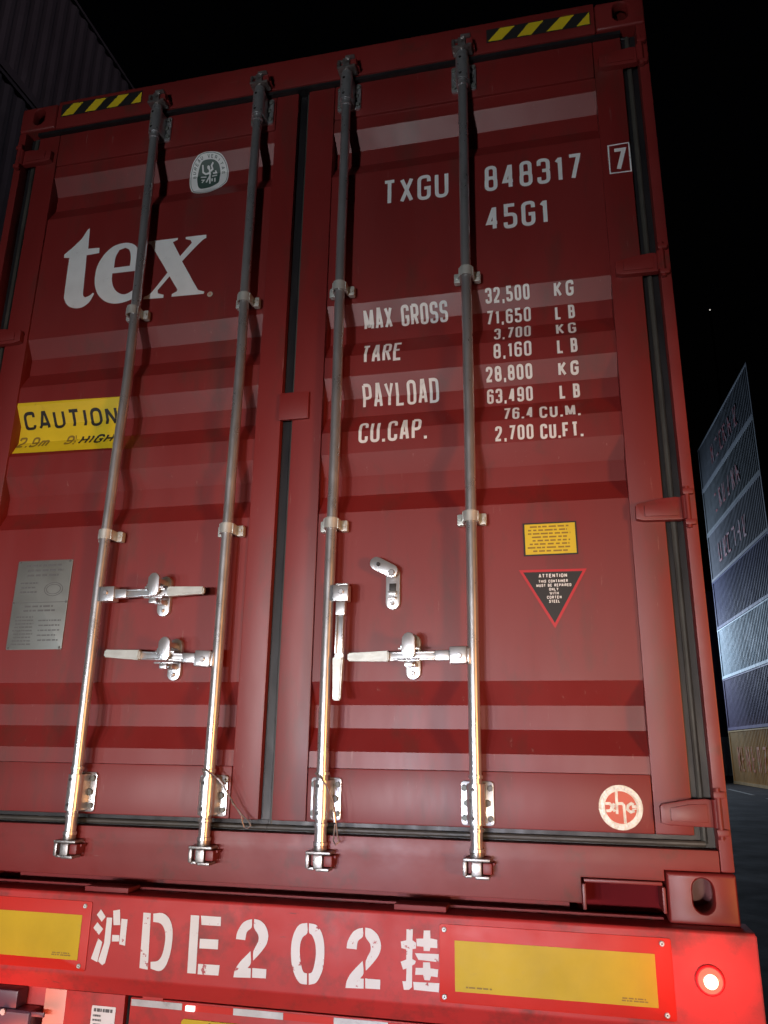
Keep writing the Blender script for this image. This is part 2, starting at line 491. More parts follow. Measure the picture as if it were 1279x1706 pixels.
def casting(x0, z0, mir):
    """corner casting with its oval end hole, front face at y=0"""
    bm = NB()
    x1, z1 = x0+.162, z0+.118
    cx, cz = (x0+.083, z0+.0665)
    hole = stadium(cx, cz, .0275, .0425, 10)
    outer = rrect(x0+.006, x1-.006, z0+.006, z1-.006, .006, 3)
    sheet(bm, [[outer, hole]], 0.0)
    # round the front edge back to the sides
    o0 = [bm.verts.new((p[0], 0.0, p[1])) for p in outer]
    o1 = [bm.verts.new((x0+.081+(p[0]-x0-.081)*1.055, .003, z0+.059+(p[1]-z0-.059)*1.075)) for p in outer]
    o2 = [bm.verts.new((x0+.081+(p[0]-x0-.081)*1.08, .010, z0+.059+(p[1]-z0-.059)*1.113)) for p in outer]
    o3 = [bm.verts.new((v.co.x, .178, v.co.z)) for v in o2]
    n = len(outer)
    for a, b in ((o0, o1), (o1, o2), (o2, o3)):
        for k in range(n):
            bm.faces.new((a[k], b[k], b[(k+1) % n], a[(k+1) % n]))
    bm.faces.new(o3)
    h0 = [bm.verts.new((p[0], 0.0, p[1])) for p in hole]
    h1 = [bm.verts.new((cx+(p[0]-cx)*.9, .004, cz+(p[1]-cz)*.93)) for p in hole]
    h2 = [bm.verts.new((v.co.x, .034, v.co.z)) for v in h1]
    h3 = [bm.verts.new((cx+(p[0]-cx)*1.5, .036, cz+(p[1]-cz)*1.1)) for p in hole]
    h4 = [bm.verts.new((v.co.x, .15, v.co.z)) for v in h3]
    n = len(hole)
    for a, b in ((h0, h1), (h1, h2), (h2, h3), (h3, h4)):
        for k in range(n):
            bm.faces.new((a[k], a[(k+1) % n], b[(k+1) % n], b[k]))
    bm.faces.new(h4)
    bmesh.ops.remove_doubles(bm, verts=bm.verts, dist=1e-5)
    bmesh.ops.recalc_face_normals(bm, faces=bm.faces)
    return obj('corner_casting', bm, M_FRAME, cont, 40)
for x0 in (0, W-.162):
    for z0 in (0, H-.118):
        casting(x0, z0, x0 > 1)

# corner posts: thin outer flange seen, deeper channel behind
for s in (0, 1):
    bm = NB()
    X = (lambda x: x) if s else (lambda x: W-x)
    a, b = sorted((X(2.405), X(2.437)))
    box(bm, a, b, .003, .15, .121, H-.121, .004)
    a, b = sorted((X(2.34), X(2.4045)))
    box(bm, a, b, .075, .15, .121, H-.121, .004)
    for z in (.255, 1.050, 1.842, 2.652):      # hinge lugs welded on the post
        a, b = sorted((X(2.403), X(2.431)))
        box(bm, a, b, -.012, .0028, z-.052, z-.036, .003)
        box(bm, a, b, -.012, .0028, z+.036, z+.052, .003)
        tube(bm, [(X(2.413), -.004, z-.06), (X(2.413), -.004, z+.06)], .0075, 10)
    obj('corner_post', bm, M_FRAME, cont)

# header with hazard stripes and cam keepers
bm = NB()
box(bm, .164, W-.164, .004, .12, 2.772, 2.905, .005)
box(bm, .20, W-.20, .030, .115, 2.9055, 2.930, .006)
header = obj('door_header', bm, M_FRAME, cont)
HR = [[(1.9049,2.8168),(1.9490,2.8690),(2.0019,2.8680),(1.9527,2.8155)], [(2.0075,2.8150),(2.0492,2.8675),(2.1014,2.8675),(2.0575,2.8140)],
      [(2.1095,2.8145),(2.1586,2.8680),(2.2067,2.8678),(2.1628,2.8137)], [(2.2120,2.8140),(2.2574,2.8670),(2.2565,2.8140)]]
bm = NB()
sheet(bm, [[(1.900,2.812),(2.260,2.811),(2.260,2.870),(1.900,2.872)]], .0028, 0)
sheet(bm, HR, .0020, 1)
obj('hazard_stripe', bm, [M_BLACK, M_YEL], header, 0)
HL = [[(0.1845,2.8300),(0.2303,2.8840),(0.2770,2.8830),(0.2392,2.8290)], [(0.2895,2.8290),(0.3328,2.8830),(0.3813,2.8825),(0.3382,2.8290)],
      [(0.3881,2.8290),(0.4338,2.8825),(0.4818,2.8815),(0.4362,2.8285)], [(0.4956,2.8285),(0.5376,2.8790),(0.5390,2.8285)]]
bm = NB()
sheet(bm, [[(0.181,2.826),(0.541,2.826),(0.541,2.886),(0.181,2.887)]], .0028, 0)
sheet(bm, HL, .0020, 1)
obj('hazard_stripe', bm, [M_BLACK, M_YEL], header, 0)

# sill with its two lift recesses
bm = NB()
prism(bm, [(2.273,.120),(2.404,.120),(2.404,.1695),(.034,.1695),(.034,.120),(.165,.120),(.165,.095),(.3655,.095),(.3655,.036),(2.0725,.036),(2.0725,.095),(2.273,.095)], .004, .07, .004)
box(bm, .3655, 2.0725, .0705, .13, .036, .1695)
for X in (lambda x: x, lambda x: W-x):
    # rolled inner frame of the recess
    a, b = sorted((X(2.078), X(2.266)))
    box(bm, a, b, -.003, .11, .085, .0935, .003)
    a, b = sorted((X(2.0735), X(2.0825)))
    box(bm, a, b, -.004, .11, .022, .0818, .003)
    a, b = sorted((X(2.2640), X(2.2725)))
    box(bm, a, b, .002, .11, .022, .0818, .003)
    a, b = sorted((X(2.06), X(2.28)))
sill = obj('door_sill', bm, M_FRAME, cont)
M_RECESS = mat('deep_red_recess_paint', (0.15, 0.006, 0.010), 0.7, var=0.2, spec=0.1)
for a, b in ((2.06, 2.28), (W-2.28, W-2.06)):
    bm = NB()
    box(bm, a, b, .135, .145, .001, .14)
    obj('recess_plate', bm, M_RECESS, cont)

# side walls, roof, front and floor frame (corrugated sides)
def corrugated(bm, x, y0, y1, z0, z1, out, pitch=.278, depth=.036, m=0):
    n = int((y1-y0)/pitch)
    p = (y1-y0)/n
    prof = []
    for k in range(n):
        yy = y0+k*p
        prof += [(yy, 0), (yy+p*.26, 0), (yy+p*.5, -depth), (yy+p*.76, -depth)]
    prof.append((y1, 0))
    lo = [bm.verts.new((x+out*q, y, z0)) for y, q in prof]
    hi = [bm.verts.new((x+out*q, y, z1)) for y, q in prof]
    for k in range(len(prof)-1):
        f = bm.faces.new((lo[k], lo[k+1], hi[k+1], hi[k]) if out > 0 else (lo[k+1], lo[k], hi[k], hi[k+1]))
        f.material_index = m
for s in (0, 1):
    bm = NB()
    x = W-.03 if s else .03
    o = 1 if s else -1
    corrugated(bm, x, .18, LEN-.18, .16, H-.07, o)
    a, b = sorted((x-.03*o, x+.028*o))
    box(bm, a, b, .18, LEN-.18, .02, .16, .004)
    box(bm, a, b, .18, LEN-.18, H-.07, H-.005, .004)
    obj('side_wall', bm, M_RED, cont, 0)
bm = NB()
box(bm, .06, W-.06, .13, LEN, H-.045, H-.02)
obj('roof_panel', bm, M_RED, cont, 0)
bm = NB()
box(bm, .03, W-.03, LEN-.08, LEN, .0, H)
obj('front_wall', bm, M_RED, cont, 0)
bm = NB()
for k in range(30):
    box(bm, .06, W-.06, .2+k*.4, .25+k*.4, .02, .14)
box(bm, .06, W-.06, .14, LEN-.1, .141, .165)
obj('underframe', bm, M_DARKRED, cont, 0)

# ------------------------------------------------------------------ doors
PROF = [(2.70, .033)]
for t in (2.553, 1.832, 1.562, 1.292, .583):
    PROF += [(t, .033), (t-.065, .069), (t-.13, .069), (t-.195, .033)]
PROF += [(.2, .033)]
def prof(z):
    for (a, ya), (b, yb) in zip(PROF, PROF[1:]):
        if b <= z <= a:
            return ya+(yb-ya)*(a-z)/(a-b)
    return .033
def conform(bm, off=.0012):
    """lay a flat decal on the corrugated door panel: cut it at every fold and move it to the panel"""
    for z, _ in PROF[1:-1]:
        bmesh.ops.bisect_plane(bm, geom=list(bm.verts)+list(bm.edges)+list(bm.faces), plane_co=(0, 0, z), plane_no=(0, 0, 1))
    for v in bm.verts:
        v.co.y = prof(v.co.z)-off+v.co.y
def decal(name, bm, m, parent, off=.0012, label=None):
    conform(bm, off)
    o = obj(name, bm, m, parent, 0)
    if label:
        o['label'] = label
    return o

def make_door(side):
    X = (lambda x: x) if side > 0 else (lambda x: W-x)
    bm = NB()
    def b(x0, x1, *a, **k):
        p, q = sorted((X(x0), X(x1)))
        box(bm, p, q, *a, **k)
    FY = .025
    e0 = 1.232 if side > 0 else 1.246
    b(e0, 1.333, FY, .078, .200, 2.757, bev=.004)                 # inner stile
    b(2.262, 2.355, FY, .078, .200, 2.757, bev=.004)              # outer stile
    b(1.3345, 2.2605, FY, .078, 2.606, 2.757, bev=.004)           # top rail
    b(1.3345, 2.2605, FY, .078, .200, .343, bev=.004)             # bottom rail
    # corrugated panel, many columns so that it can be slightly dented
    zs = []
    fine = [(2.606, .033)]+PROF[1:-1]+[(.343, .033)]
    for (a, ya), (c, yc) in zip(fine, fine[1:]):
        n = max(1, int((a-c)/.045))
        for k in range(n):
            t = k/n
            zs.append((a+(c-a)*t, ya+(yc-ya)*t))
    zs.append(fine[-1])
    nx = 24
    grid = []
    for z, y in zs:
        row = []
        for i in range(nx+1):
            x = 1.3332+(2.2622-1.3332)*i/nx
            fx = min(1, i/3, (nx-i)/3)
            dn = .0016*fx*max(0, .6+noise.noise(Vector((x*3.1+side*7, z*2.3, 0.3))))
            row.append(bm.verts.new((X(x), y+dn, z)))
        grid.append(row)
    for a, c in zip(grid, grid[1:]):
        for i in range(nx):
            q = (a[i], c[i], c[i+1], a[i+1]) if side > 0 else (a[i+1], c[i+1], c[i], a[i])
            bm.faces.new(q)
    if side > 0:      # plate on the right door that laps over the gap
        box(bm, 1.190, 1.290, .012, .0247, 1.418, 1.513, .002)
    door = obj('door', bm, M_RED, cont, 28)
    # rubber seal round the door
    bm = NB()
    gy = .045
    b(2.3555, 2.4045, gy, .07, .17, 2.771)
    b(1.2195 if side > 0 else 1.2195, 2.3550, gy-.004, .07, .1705, .1995)
    b(1.2195, 2.3550, gy-.035, .07, 2.7575, 2.7715)
    b(1.2193, 1.2318 if side > 0 else 1.2455, gy+.002, .07, .1905, 2.757)
    tube(bm, [(X(2.379), gy-.002, .1805), (X(2.378), gy-.002, 2.764)], .0085, 10, 1)
    tube(bm, [(X(1.2197), gy-.010, .181), (X(2.379), gy-.010, .181)], .0075, 10, 1)
    tube(bm, [(X(1.2197), gy-.002, 2.7645), (X(2.379), gy-.002, 2.7645)], .006, 10, 0)
    if side > 0:
        tube(bm, [(X(1.2265), gy-.001, .1805), (X(1.2265), gy-.001, 2.764)], .0042, 10, 1)
    obj('gasket', bm, [M_RUB, M_LIP], door)
    # four forged hinge blades
    for z in (.255, 1.050, 1.842, 2.652):
        bm = NB()
        pts = [(X(2.276), z-.026), (X(2.296), z-.031), (X(2.398), z-.033), (X(2.406), z-.03), (X(2.406), z+.031), (X(2.385), z+.034), (X(2.345), z+.031), (X(2.281), z+.019), (X(2.276), z+.013)]
        if side < 0:
            pts = pts[::-1]
        prism(bm, pts, .004, .0245, .003)
        pts2 = [(X(2.30), z-.02), (X(2.388), z-.022), (X(2.388), z+.022), (X(2.345), z+.02), (X(2.30), z+.010)]
        if side < 0:
            pts2 = pts2[::-1]
        prism(bm, pts2, .0005, .0038, .002)
        tube(bm, [(X(2.410), .004, z-.033), (X(2.410), .004, z+.033)], .012, 12)
        obj('hinge', bm, M_FRAME, door)
    return door
door_l = make_door(-1)
door_r = make_door(1)
door_l['label'] = 'left door with the big white logo, yellow caution label and metal data plate'
door_r['label'] = 'right door with the white container number and weight table'

# ------------------------------------------------------------------ locking gear
RY = -.020
RODS = [.632, 1.053, 1.392, 1.814]
BENDS = [[0, .002, .007, .010, .002, -.003, -.002, 0], [0, -.002, -.001, .003, .001, .0, .001, 0],
         [0, .001, .0, .002, .003, .0, -.001, 0], [0, .0, -.001, .001, .001, .001, 0, 0]]
def rod_mesh(x, bends):
    bm = NB()
    n = 60
    pts = []
    for k in range(n+1):
        t = k/n
        z = 2.765-t*(2.765-.135)
        u = t*(len(bends)-1)
        i = min(int(u), len(bends)-2)
        f = u-i
        f = f*f*(3-2*f)
        dx = bends[i]*(1-f)+bends[i+1]*f
        pts.append((x+dx, RY, z))
    tube(bm, pts, .0165, 20)
    for z in (2.618, .330, .198, .150, 2.748, 2.757):          # welded collars
        tube(bm, [(x, RY, z-.005), (x, RY, z-.004), (x, RY, z+.004), (x, RY, z+.005)], [.0165, .0195, .0195, .0165], 20)
    return bm
def guide_mesh():
    bm = NB()
    for s in (-1, 1):
        prism(bm, rrect(min(s*.021, s*.043), max(s*.021, s*.043), -.017, .017, .004), .006, .0245, .0025)
        a, b = sorted((s*.017, s*.024))
        box(bm, a, b, -.028, .012, -.016, .016, .002)
        cyl_y(bm, s*.034, 0, .0055, .001, .0065, 10, 0, 0, .001)
    pts = []
    half_strap(bm, .0195, .0225, -.016, .016)
    return bm
def half_strap(bm, r0, r1, z0, z1, n=14):
    rings = []
    for k in range(n+1):
        a = math.pi+math.pi*k/n
        c, s = math.cos(a), math.sin(a)
        rings.append([bm.verts.new((r0*c, RY+r0*s, z0)), bm.verts.new((r1*c, RY+r1*s, z0)), bm.verts.new((r1*c, RY+r1*s, z1)), bm.verts.new((r0*c, RY+r0*s, z1))])
    for a, b in zip(rings, rings[1:]):
        for i in range(4):
            bm.faces.new((a[i], a[(i+1) % 4], b[(i+1) % 4], b[i]))
    bm.faces.new(rings[0])
    bm.faces.new(rings[-1][::-1])
def bearing_mesh():
    bm = NB()
    prism(bm, rrect(-.044, .044, -.056, .056, .009), .017, .0245, .002)
    half_strap(bm, .0178, .0235, -.050, .050)
    for s in (-1, 1):
        a, b = sorted((s*.0178, s*.0235))
        box(bm, a, b, RY+.0005, .0168, -.050, .050)
        for z in (-.038, .038):
            cyl_y(bm, s*.0345, z, .0085, .010, .0168, 6, 1, .3*s, .0012)
        cyl_y(bm, s*.027, .0, .010, .009, .0168, 6, 1, .5, .0012)
    for z in (-.034, .036):
        cyl_y(bm, -.005, z, .0048, RY-.0240, RY-.020, 10, 2)
    return bm
def cam_mesh(up):
    """forged cam at a rod end: neck, two flanges and a hooked finger"""
    bm = NB()
    s = 1 if up else -1
    tube(bm, [(0, RY, 0), (0, RY, s*.012), (0, RY, s*.020), (0, RY, s*.032)], [.017, .019, .0155, .014], 16)
    a, b = sorted((s*.016, s*.024))
    box(bm, -.033, .036, RY-.026, .0, a, b, .0025)
    a, b = sorted((s*.024, s*.060))
    box(bm, -.012, .014, RY-.024, -.004, a, b, .004)
    box(bm, -.035, -.024, RY-.020, -.002, a, b, .004)
    a, b = sorted((s*.056, s*.064))
    box(bm, -.002, .034, RY-.030, -.006, a, b, .0025)
    box(bm, -.030, -.012, RY-.014, -.004, a, b, .0025)
    return bm
def keeper_mesh(up):
    bm = NB()
    s = 1 if up else -1
    a, b = sorted((s*.022, s*.058))
    box(bm, -.0225, .0385, .0005, .0039, a, b, .001)
    a, b = sorted((s*.026, s*.054))
    box(bm, .016, .040, RY-.020, .0004, a, b, .005)
    box(bm, -.0235, -.0125, RY-.006, .0004, a, b, .003)
    a, b = sorted((s*.0265, s*.034))
    box(bm, .040, .046, RY-.006, .0004, a, b, .002)
    return bm
p_guide = p_bear = p_camu = p_camd = p_keepu = p_keepd = None
for i, x in enumerate(RODS):
    door = door_l if i < 2 else door_r
    obj('locking_rod', rod_mesh(x, BENDS[i]), M_GALV, door, 50)
    for z in (1.866, 1.047):
        if p_guide is None:
            p_guide = obj('rod_guide', guide_mesh(), M_ZINC, door, 35, (x, 0, z))
        else:
            inst(p_guide, door, (x, 0, z))
    for z in (2.687, .262):
        if p_bear is None:
            p_bear = obj('bearing_plate', bearing_mesh(), [M_GALV, M_BOLT, M_BLACK], door, 35, (x, 0, z))
        else:
            inst(p_bear, door, (x, 0, z))
    if p_camu is None:
        p_camu = obj('cam_head', cam_mesh(True), M_CAM, door, 35, (x, 0, 2.752))
        p_camd = obj('cam_head', cam_mesh(False), M_CAM, door, 35, (x, 0, .149))
        p_keepu = obj('cam_keeper', keeper_mesh(True), M_FRAME, header, 35, (x, 0, 2.752))
        p_keepd = obj('cam_keeper', keeper_mesh(False), M_FRAME, sill, 35, (x, 0, .149))
    else:
        inst(p_camu, door, (x, 0, 2.752))
        inst(p_camd, door, (x, 0, .149))
        inst(p_keepu, header, (x, 0, 2.752))
        inst(p_keepd, sill, (x, 0, .149))

def lever(bm, L, kink=0.0):
    """lever lying along +x from the hub at 0; pressed steel bar then a cast grip"""
    box(bm, -.004, .044, -.046, -.012, -.023, .024, .004)                  # hub jaws
    box(bm, -.010, -.004, -.036, -.018, -.019, .02, .002)
    cyl_y(bm, .017, .003, .008, -.051, -.046, 12, 0, 0, .0015)
    box(bm, .0445, .085, -.042, -.020, -.0135, .0145, .003)
    a = L-.120
    # pressed channel: two ribs and a web
    box(bm, .0855, a, -.034, -.027, -.0125, .0125, .002)
    box(bm, .0855, a-.01, -.043, -.0345, .0065, .0120, .002)
    box(bm, .0855, a-.01, -.043, -.0345, -.0120, -.0065, .002)
    t = bmesh.new()
    bmesh.ops.create_cube(t, size=1)
    for v in t.verts:
        k = .74 if v.co.x > 0 else 1.0
        v.co = Vector((a+(v.co.x+.5)*(L-a), -.036+v.co.y*.024*k, v.co.z*.030*k))
    bmesh.ops.bevel(t, geom=list(t.edges), offset=.0035, segments=2, affect='EDGES')
    merge(bm, t, 1)
def catch_mesh(open_flap):
    bm = NB()
    prism(bm, stadium(0, 0, .0215, .064), .019, .0325, .003)
    cyl_y(bm, 0, .041, .0095, .006, .019, 14, 0, 0, .002)
    cyl_y(bm, 0, -.046, .006, .012, .019, 12, 0, 0, .002)
    if open_flap:
        box(bm, -.011, .011, .004, .0188, -.036, -.028, .002)
        box(bm, -.012, .012, .010, .0188, -.022, -.010, .002)
        box(bm, -.010, .010, .0155, .0189, -.009, .013, .001, 2, 1)
        prism(bm, stadium(-.024, .060, .020, .046, 8, R_(62)), -.002, .0055, .003)
        cyl_y(bm, 0, .041, .010, -.007, -.0025, 14, 0, 0, .002)
        cyl_y(bm, -.040, .068, .006, -.007, -.0025, 12, 1)
    else:
        box(bm, -.013, .013, -.018, .0188, -.031, -.017, .003)
        box(bm, -.031, .031, -.050, -.044, -.019, -.0135, .0015)
        box(bm, -.012, .012, -.052, -.0435, -.034, -.0192, .002)
        prism(bm, [(-.0185, .046), (-.012, .056), (-.004, .060), (.004, .060), (.012, .056), (.0185, .046), (.0195, .002), (.011, -.010), (-.010, -.010), (-.0205, .006)], -.056, -.0465, .003)
        box(bm, -.010, .010, -.0465, .0185, .031, .047, .004)
        box(bm, -.024, -.016, -.053, -.047, .016, .026, .002)
        box(bm, -.031, .031, -.050, -.044, .0135, .019, .0015)
    return bm
def place_lever(name, L, door, loc, rot_y, flip=False):
    bm = NB()
    lever(bm, L)
    o = obj(name, bm, [M_GALV, M_ZINC], door, 35)
    o.location = loc
    o.rotation_euler = (0, rot_y, 0)
    return o
place_lever('door_handle', .345, door_l, (.656, 0, .848), R_(-.5))
place_lever('door_handle', .345, door_l, (1.034, 0, .645), R_(180+3.2))
h3 = place_lever('door_handle', .325, door_r, (1.434, 0, .850), R_(90+.6))
h3['label'] = 'unlatched handle hanging straight down beside its rod'
place_lever('door_handle', .335, door_r, (1.795, 0, .648), R_(180-.6))
obj('handle_catch', catch_mesh(False), [M_GALV, M_BLACK], door_l, 35, (.838, 0, .848))
obj('handle_catch', catch_mesh(False), [M_GALV, M_BLACK], door_l, 35, (.894, 0, .650))
obj('handle_catch', catch_mesh(False), [M_GALV, M_BLACK], door_r, 35, (1.638, 0, .650))
hc = obj('handle_catch', catch_mesh(True), [M_GALV, M_BLACK], door_r, 35, (1.576, 0, .852))
hc['label'] = 'empty catch with its flap swung open'

# ------------------------------------------------------------------ lettering on the doors
def line(*a, **k):
    bm = NB()
    text(bm, *a, **k)
    decal('lettering', bm, M_WHITE, door_r)
line('TXGU', 1.522, 1.753, 2.208, 2.310, .0132, gap=.30)
line('848317', 1.877, 2.196, 2.206, 2.308, .0132, gap=.36)
line('45G1', 1.877, 2.082, 2.050, 2.146, .0132, gap=.32)
line('MAX GROSS', 1.4575, 1.742, 1.747, 1.813, .0092, gap=.22)
line('TARE', 1.458, 1.594, 1.604, 1.681, .0095, gap=.24)
line('PAYLOAD', 1.459, 1.710, 1.460, 1.537, .0092, gap=.24)
line('CU.CAP.', 1.456, 1.677, 1.324, 1.400, .0098, gap=.26)
for s, x0, x1, z0, z1 in (('32,500', 1.868, 2.010, 1.790, 1.834), ('71,650', 1.867, 2.010, 1.7185, 1.770), ('3,700', 1.892, 2.008, 1.6475, 1.703), ('8,160', 1.890, 2.008, 1.577, 1.629),
                          ('28,800', 1.8635, 2.007, 1.511, 1.5535), ('63,490', 1.8630, 2.005, 1.440, 1.490), ('76.4', 1.913, 2.005, 1.367, 1.417), ('2,700', 1.888, 2.003, 1.298, 1.347)):
    line(s, x0, x1, z0, z1, .0075, gap=.30)
for s, z0, z1 in (('KG', 1.788, 1.830), ('L B', 1.714, 1.762), ('KG', 1.643, 1.696), ('L B', 1.575, 1.6235), ('KG', 1.511, 1.550), ('L B', 1.4385, 1.486)):
    line(s, 2.0862, 2.1475, z0, z1, .0078, gap=.5 if s == 'KG' else .16)
line('CU.M.', 2.023, 2.1445, 1.3635, 1.412, .0078, gap=.30)
line('CU.FT.', 2.023, 2.148, 1.295, 1.344, .0078, gap=.26)
bm = NB()          # boxed check digit on the outer stile
text(bm, '7', 2.297, 2.3405, 2.210, 2.298, .0135, y=.0240)
strip(bm, [Vector(p) for p in ((2.2855, 2.2035), (2.2855, 2.3125), (2.3510, 2.3145), (2.3510, 2.2020))], .0045, True, .0238)
obj('lettering', bm, M_WHITE, door_r, 0)

TEX_T = [(0.3694,2.2915),(0.3749,2.1986),(0.4232,2.1957),(0.4247,2.1724),(0.3722,2.1701),(0.3780,2.0409),(0.3807,1.9985),(0.3912,1.9861),(0.4080,1.9912),(0.4218,2.0017),(0.4269,1.9966),(0.4117,1.9641),(0.3844,1.9453),(0.3544,1.9446),(0.3249,1.9581),(0.3053,1.9857),(0.2999,2.0144),(0.2983,2.1689),(0.2752,2.1721),(0.2742,2.1868),(0.3094,2.2169),(0.3413,2.2503),(0.3593,2.2830)]
TEX_E = [(0.4923,2.0748),(0.4948,2.0425),(0.5090,2.0072),(0.5333,1.9847),(0.5581,1.9788),(0.5809,1.9886),(0.6054,2.0058),(0.6145,1.9964),(0.6046,1.9675),(0.5851,1.9535),(0.5490,1.9443),(0.5115,1.9451),(0.4775,1.9587),(0.4466,1.9874),(0.4282,2.0232),(0.4211,2.0634),(0.4242,2.1141),(0.4457,2.1597),(0.4801,2.1922),(0.5227,2.2021),(0.5563,2.1955),(0.5801,2.1777),(0.5944,2.1471),(0.5936,2.1077),(0.5923,2.0731)]
TEX_EH = [(0.4958,2.0986),(0.4972,2.1438),(0.5098,2.1735),(0.5337,2.1798),(0.5515,2.1675),(0.5608,2.1349),(0.5614,2.0981)]
TEX_X = [(0.6269,2.1937),(0.7472,2.1914),(0.7469,2.1835),(0.7276,2.1761),(0.7630,2.1109),(0.8052,2.1619),(0.7989,2.1741),(0.7782,2.1817),(0.7779,2.1908),(0.8602,2.1887),(0.8614,2.1750),(0.8417,2.1622),(0.7730,2.0884),(0.8378,1.9756),(0.8522,1.9576),(0.8732,1.9496),(0.8715,1.9401),(0.7457,1.9442),(0.7457,1.9550),(0.7645,1.9635),(0.7663,1.9713),(0.7291,2.0308),(0.6875,1.9787),(0.6890,1.9649),(0.7134,1.9564),(0.7136,1.9439),(0.6333,1.9475),(0.6374,1.9579),(0.6622,1.9711),(0.7182,2.0461),(0.7133,2.0578),(0.6492,2.1620),(0.6394,2.1776),(0.6280,2.1833)]
def catmull(pts, n=4, hard=0.75):
    """soften a traced outline but keep its sharp corners"""
    V = [Vector(p) for p in pts]
    N = len(V)
    out = []
    def sharp(i):
        a = (V[i]-V[i-1]).normalized()
        b = (V[(i+1) % N]-V[i]).normalized()
        return a.dot(b) < hard
    for i in range(N):
        p0, p1, p2, p3 = V[i-1], V[i], V[(i+1) % N], V[(i+2) % N]
        m1 = Vector((0, 0)) if sharp(i) else (p2-p0)*.5
        m2 = Vector((0, 0)) if sharp((i+1) % N) else (p3-p1)*.5
        if sharp(i) and sharp((i+1) % N):
            out.append(p1)
            continue
        if sharp(i):
            m1 = p2-p1
        if sharp((i+1) % N):
            m2 = p2-p1
        for k in range(n):
            t = k/n
            out.append(p1*(2*t**3-3*t*t+1)+m1*(t**3-2*t*t+t)+p2*(-2*t**3+3*t*t)+m2*(t**3-t*t))
    return [(v.x, v.y) for v in out]
bm = NB()
sheet(bm, [catmull(TEX_T), [catmull(TEX_E), catmull(TEX_EH)], catmull(TEX_X)], 0)
decal('logo_lettering', bm, M_WHITE, door_l)
bm = NB()
c = [(.8957+.0105*math.cos(k*math.pi/10), 1.9355+.0105*math.sin(k*math.pi/10)) for k in range(20)]
sheet(bm, [c], 0, 0)
text(bm, 'R', .8915, .8999, 1.930, 1.941, .0016, y=-.0005, m=1)
decal('registered_mark', bm, [M_CREAM, M_ORANGE], door_l)

# round class emblem, wrapped over the fold
BV_OUT = [(0.7499,2.4894),(0.7600,2.5132),(0.7703,2.5314),(0.7871,2.5471),(0.8062,2.5590),(0.8244,2.5635),(0.8523,2.5610),(0.8760,2.5529),(0.8906,2.5441),(0.9017,2.5278),(0.9078,2.5095),(0.9089,2.4882),(0.9097,2.4625),(0.9034,2.4405),(0.8862,2.4256),(0.8668,2.4061),(0.8397,2.3915),(0.8023,2.3936),(0.7737,2.4088),(0.7587,2.4291),(0.7517,2.4534)]
BV_IN = [(0.7809,2.4795),(0.7886,2.5026),(0.8016,2.5241),(0.8149,2.5331),(0.8406,2.5344),(0.8584,2.5304),(0.8706,2.5211),(0.8757,2.5099),(0.8765,2.4939),(0.8747,2.4685),(0.8729,2.4483),(0.8644,2.4395),(0.8377,2.4287),(0.8055,2.4264),(0.7933,2.4323),(0.7864,2.4450)]
FIG = [[(0.8337,2.5079),(0.8332,2.4808),(0.8206,2.4521)],[(0.8335,2.4782),(0.8363,2.4443)],[(0.8090,2.5197),(0.8062,2.4969),(0.8166,2.4895),(0.8333,2.4920)],[(0.8526,2.5232),(0.8440,2.5137),(0.8467,2.5027),(0.8365,2.4969)],
       [(0.7961,2.4795),(0.8196,2.4767)],[(0.7996,2.4659),(0.8115,2.4639),(0.8032,2.4525)],[(0.8429,2.4766),(0.8636,2.4782)],[(0.8572,2.4962),(0.8606,2.4887),(0.8466,2.4886)],[(0.8437,2.4661),(0.8448,2.4531)],[(0.8553,2.4667),(0.8568,2.4485)]]
BVTXT = [(0.7719,2.4759),(0.7698,2.4960),(0.7772,2.5111),(0.7883,2.5275),(0.8021,2.5400),(0.8194,2.5458),(0.8424,2.5447),(0.8601,2.5408),(0.8748,2.5320),(0.8842,2.5194),(0.8886,2.5048),(0.8886,2.4907),(0.8865,2.4793)]
bm = NB()
bo = catmull(BV_OUT, 4, -1)
ctr = Vector((.8325, 2.478))
def shrink(pl, k):
    return [tuple(ctr+(Vector(p)-ctr)*k) for p in pl]
sheet(bm, [bo], 0, 0)
sheet(bm, [[shrink(bo, .95), shrink(bo, .925)]], -.0004, 1)
sheet(bm, [catmull(BV_IN, 4, -1)], -.0008, 1)
for i, l in enumerate(FIG):
    strip(bm, [Vector(p) for p in l], .0062 if i < 4 else .0050, False, -.0012-.0001*i, 0)
hd = [(.8318+.006*math.cos(k*math.pi/6), 2.5085+.007*math.sin(k*math.pi/6)) for k in range(12)]
sheet(bm, [hd], -.0024, 0)
pl = [Vector(p) for p in BVTXT]
ln = [0]
for a, b2 in zip(pl, pl[1:]):
    ln.append(ln[-1]+(b2-a).length)
word = 'BUREAU VERITAS'
for k, ch in enumerate(word):
    s = ln[-1]*(k+.5)/len(word)
    j = max(i for i in range(len(ln)-1) if ln[i] <= s)
    t = (s-ln[j])/(ln[j+1]-ln[j])
    p = pl[j]*(1-t)+pl[j+1]*t
    a = pl[max(0, j-1)]
    b2 = pl[min(len(pl)-1, j+2)]
    tg = (b2-a).normalized()
    nn = Vector((-tg.y, tg.x))
    glyph(bm, ch, 0, 0, .0085, .0125, .0019, -.0008, 1, 0, lambda q: p+tg*(q.x-.00425)+nn*(q.y-.006))
decal('class_emblem', bm, [M_WHITE, M_GREEN], door_l)

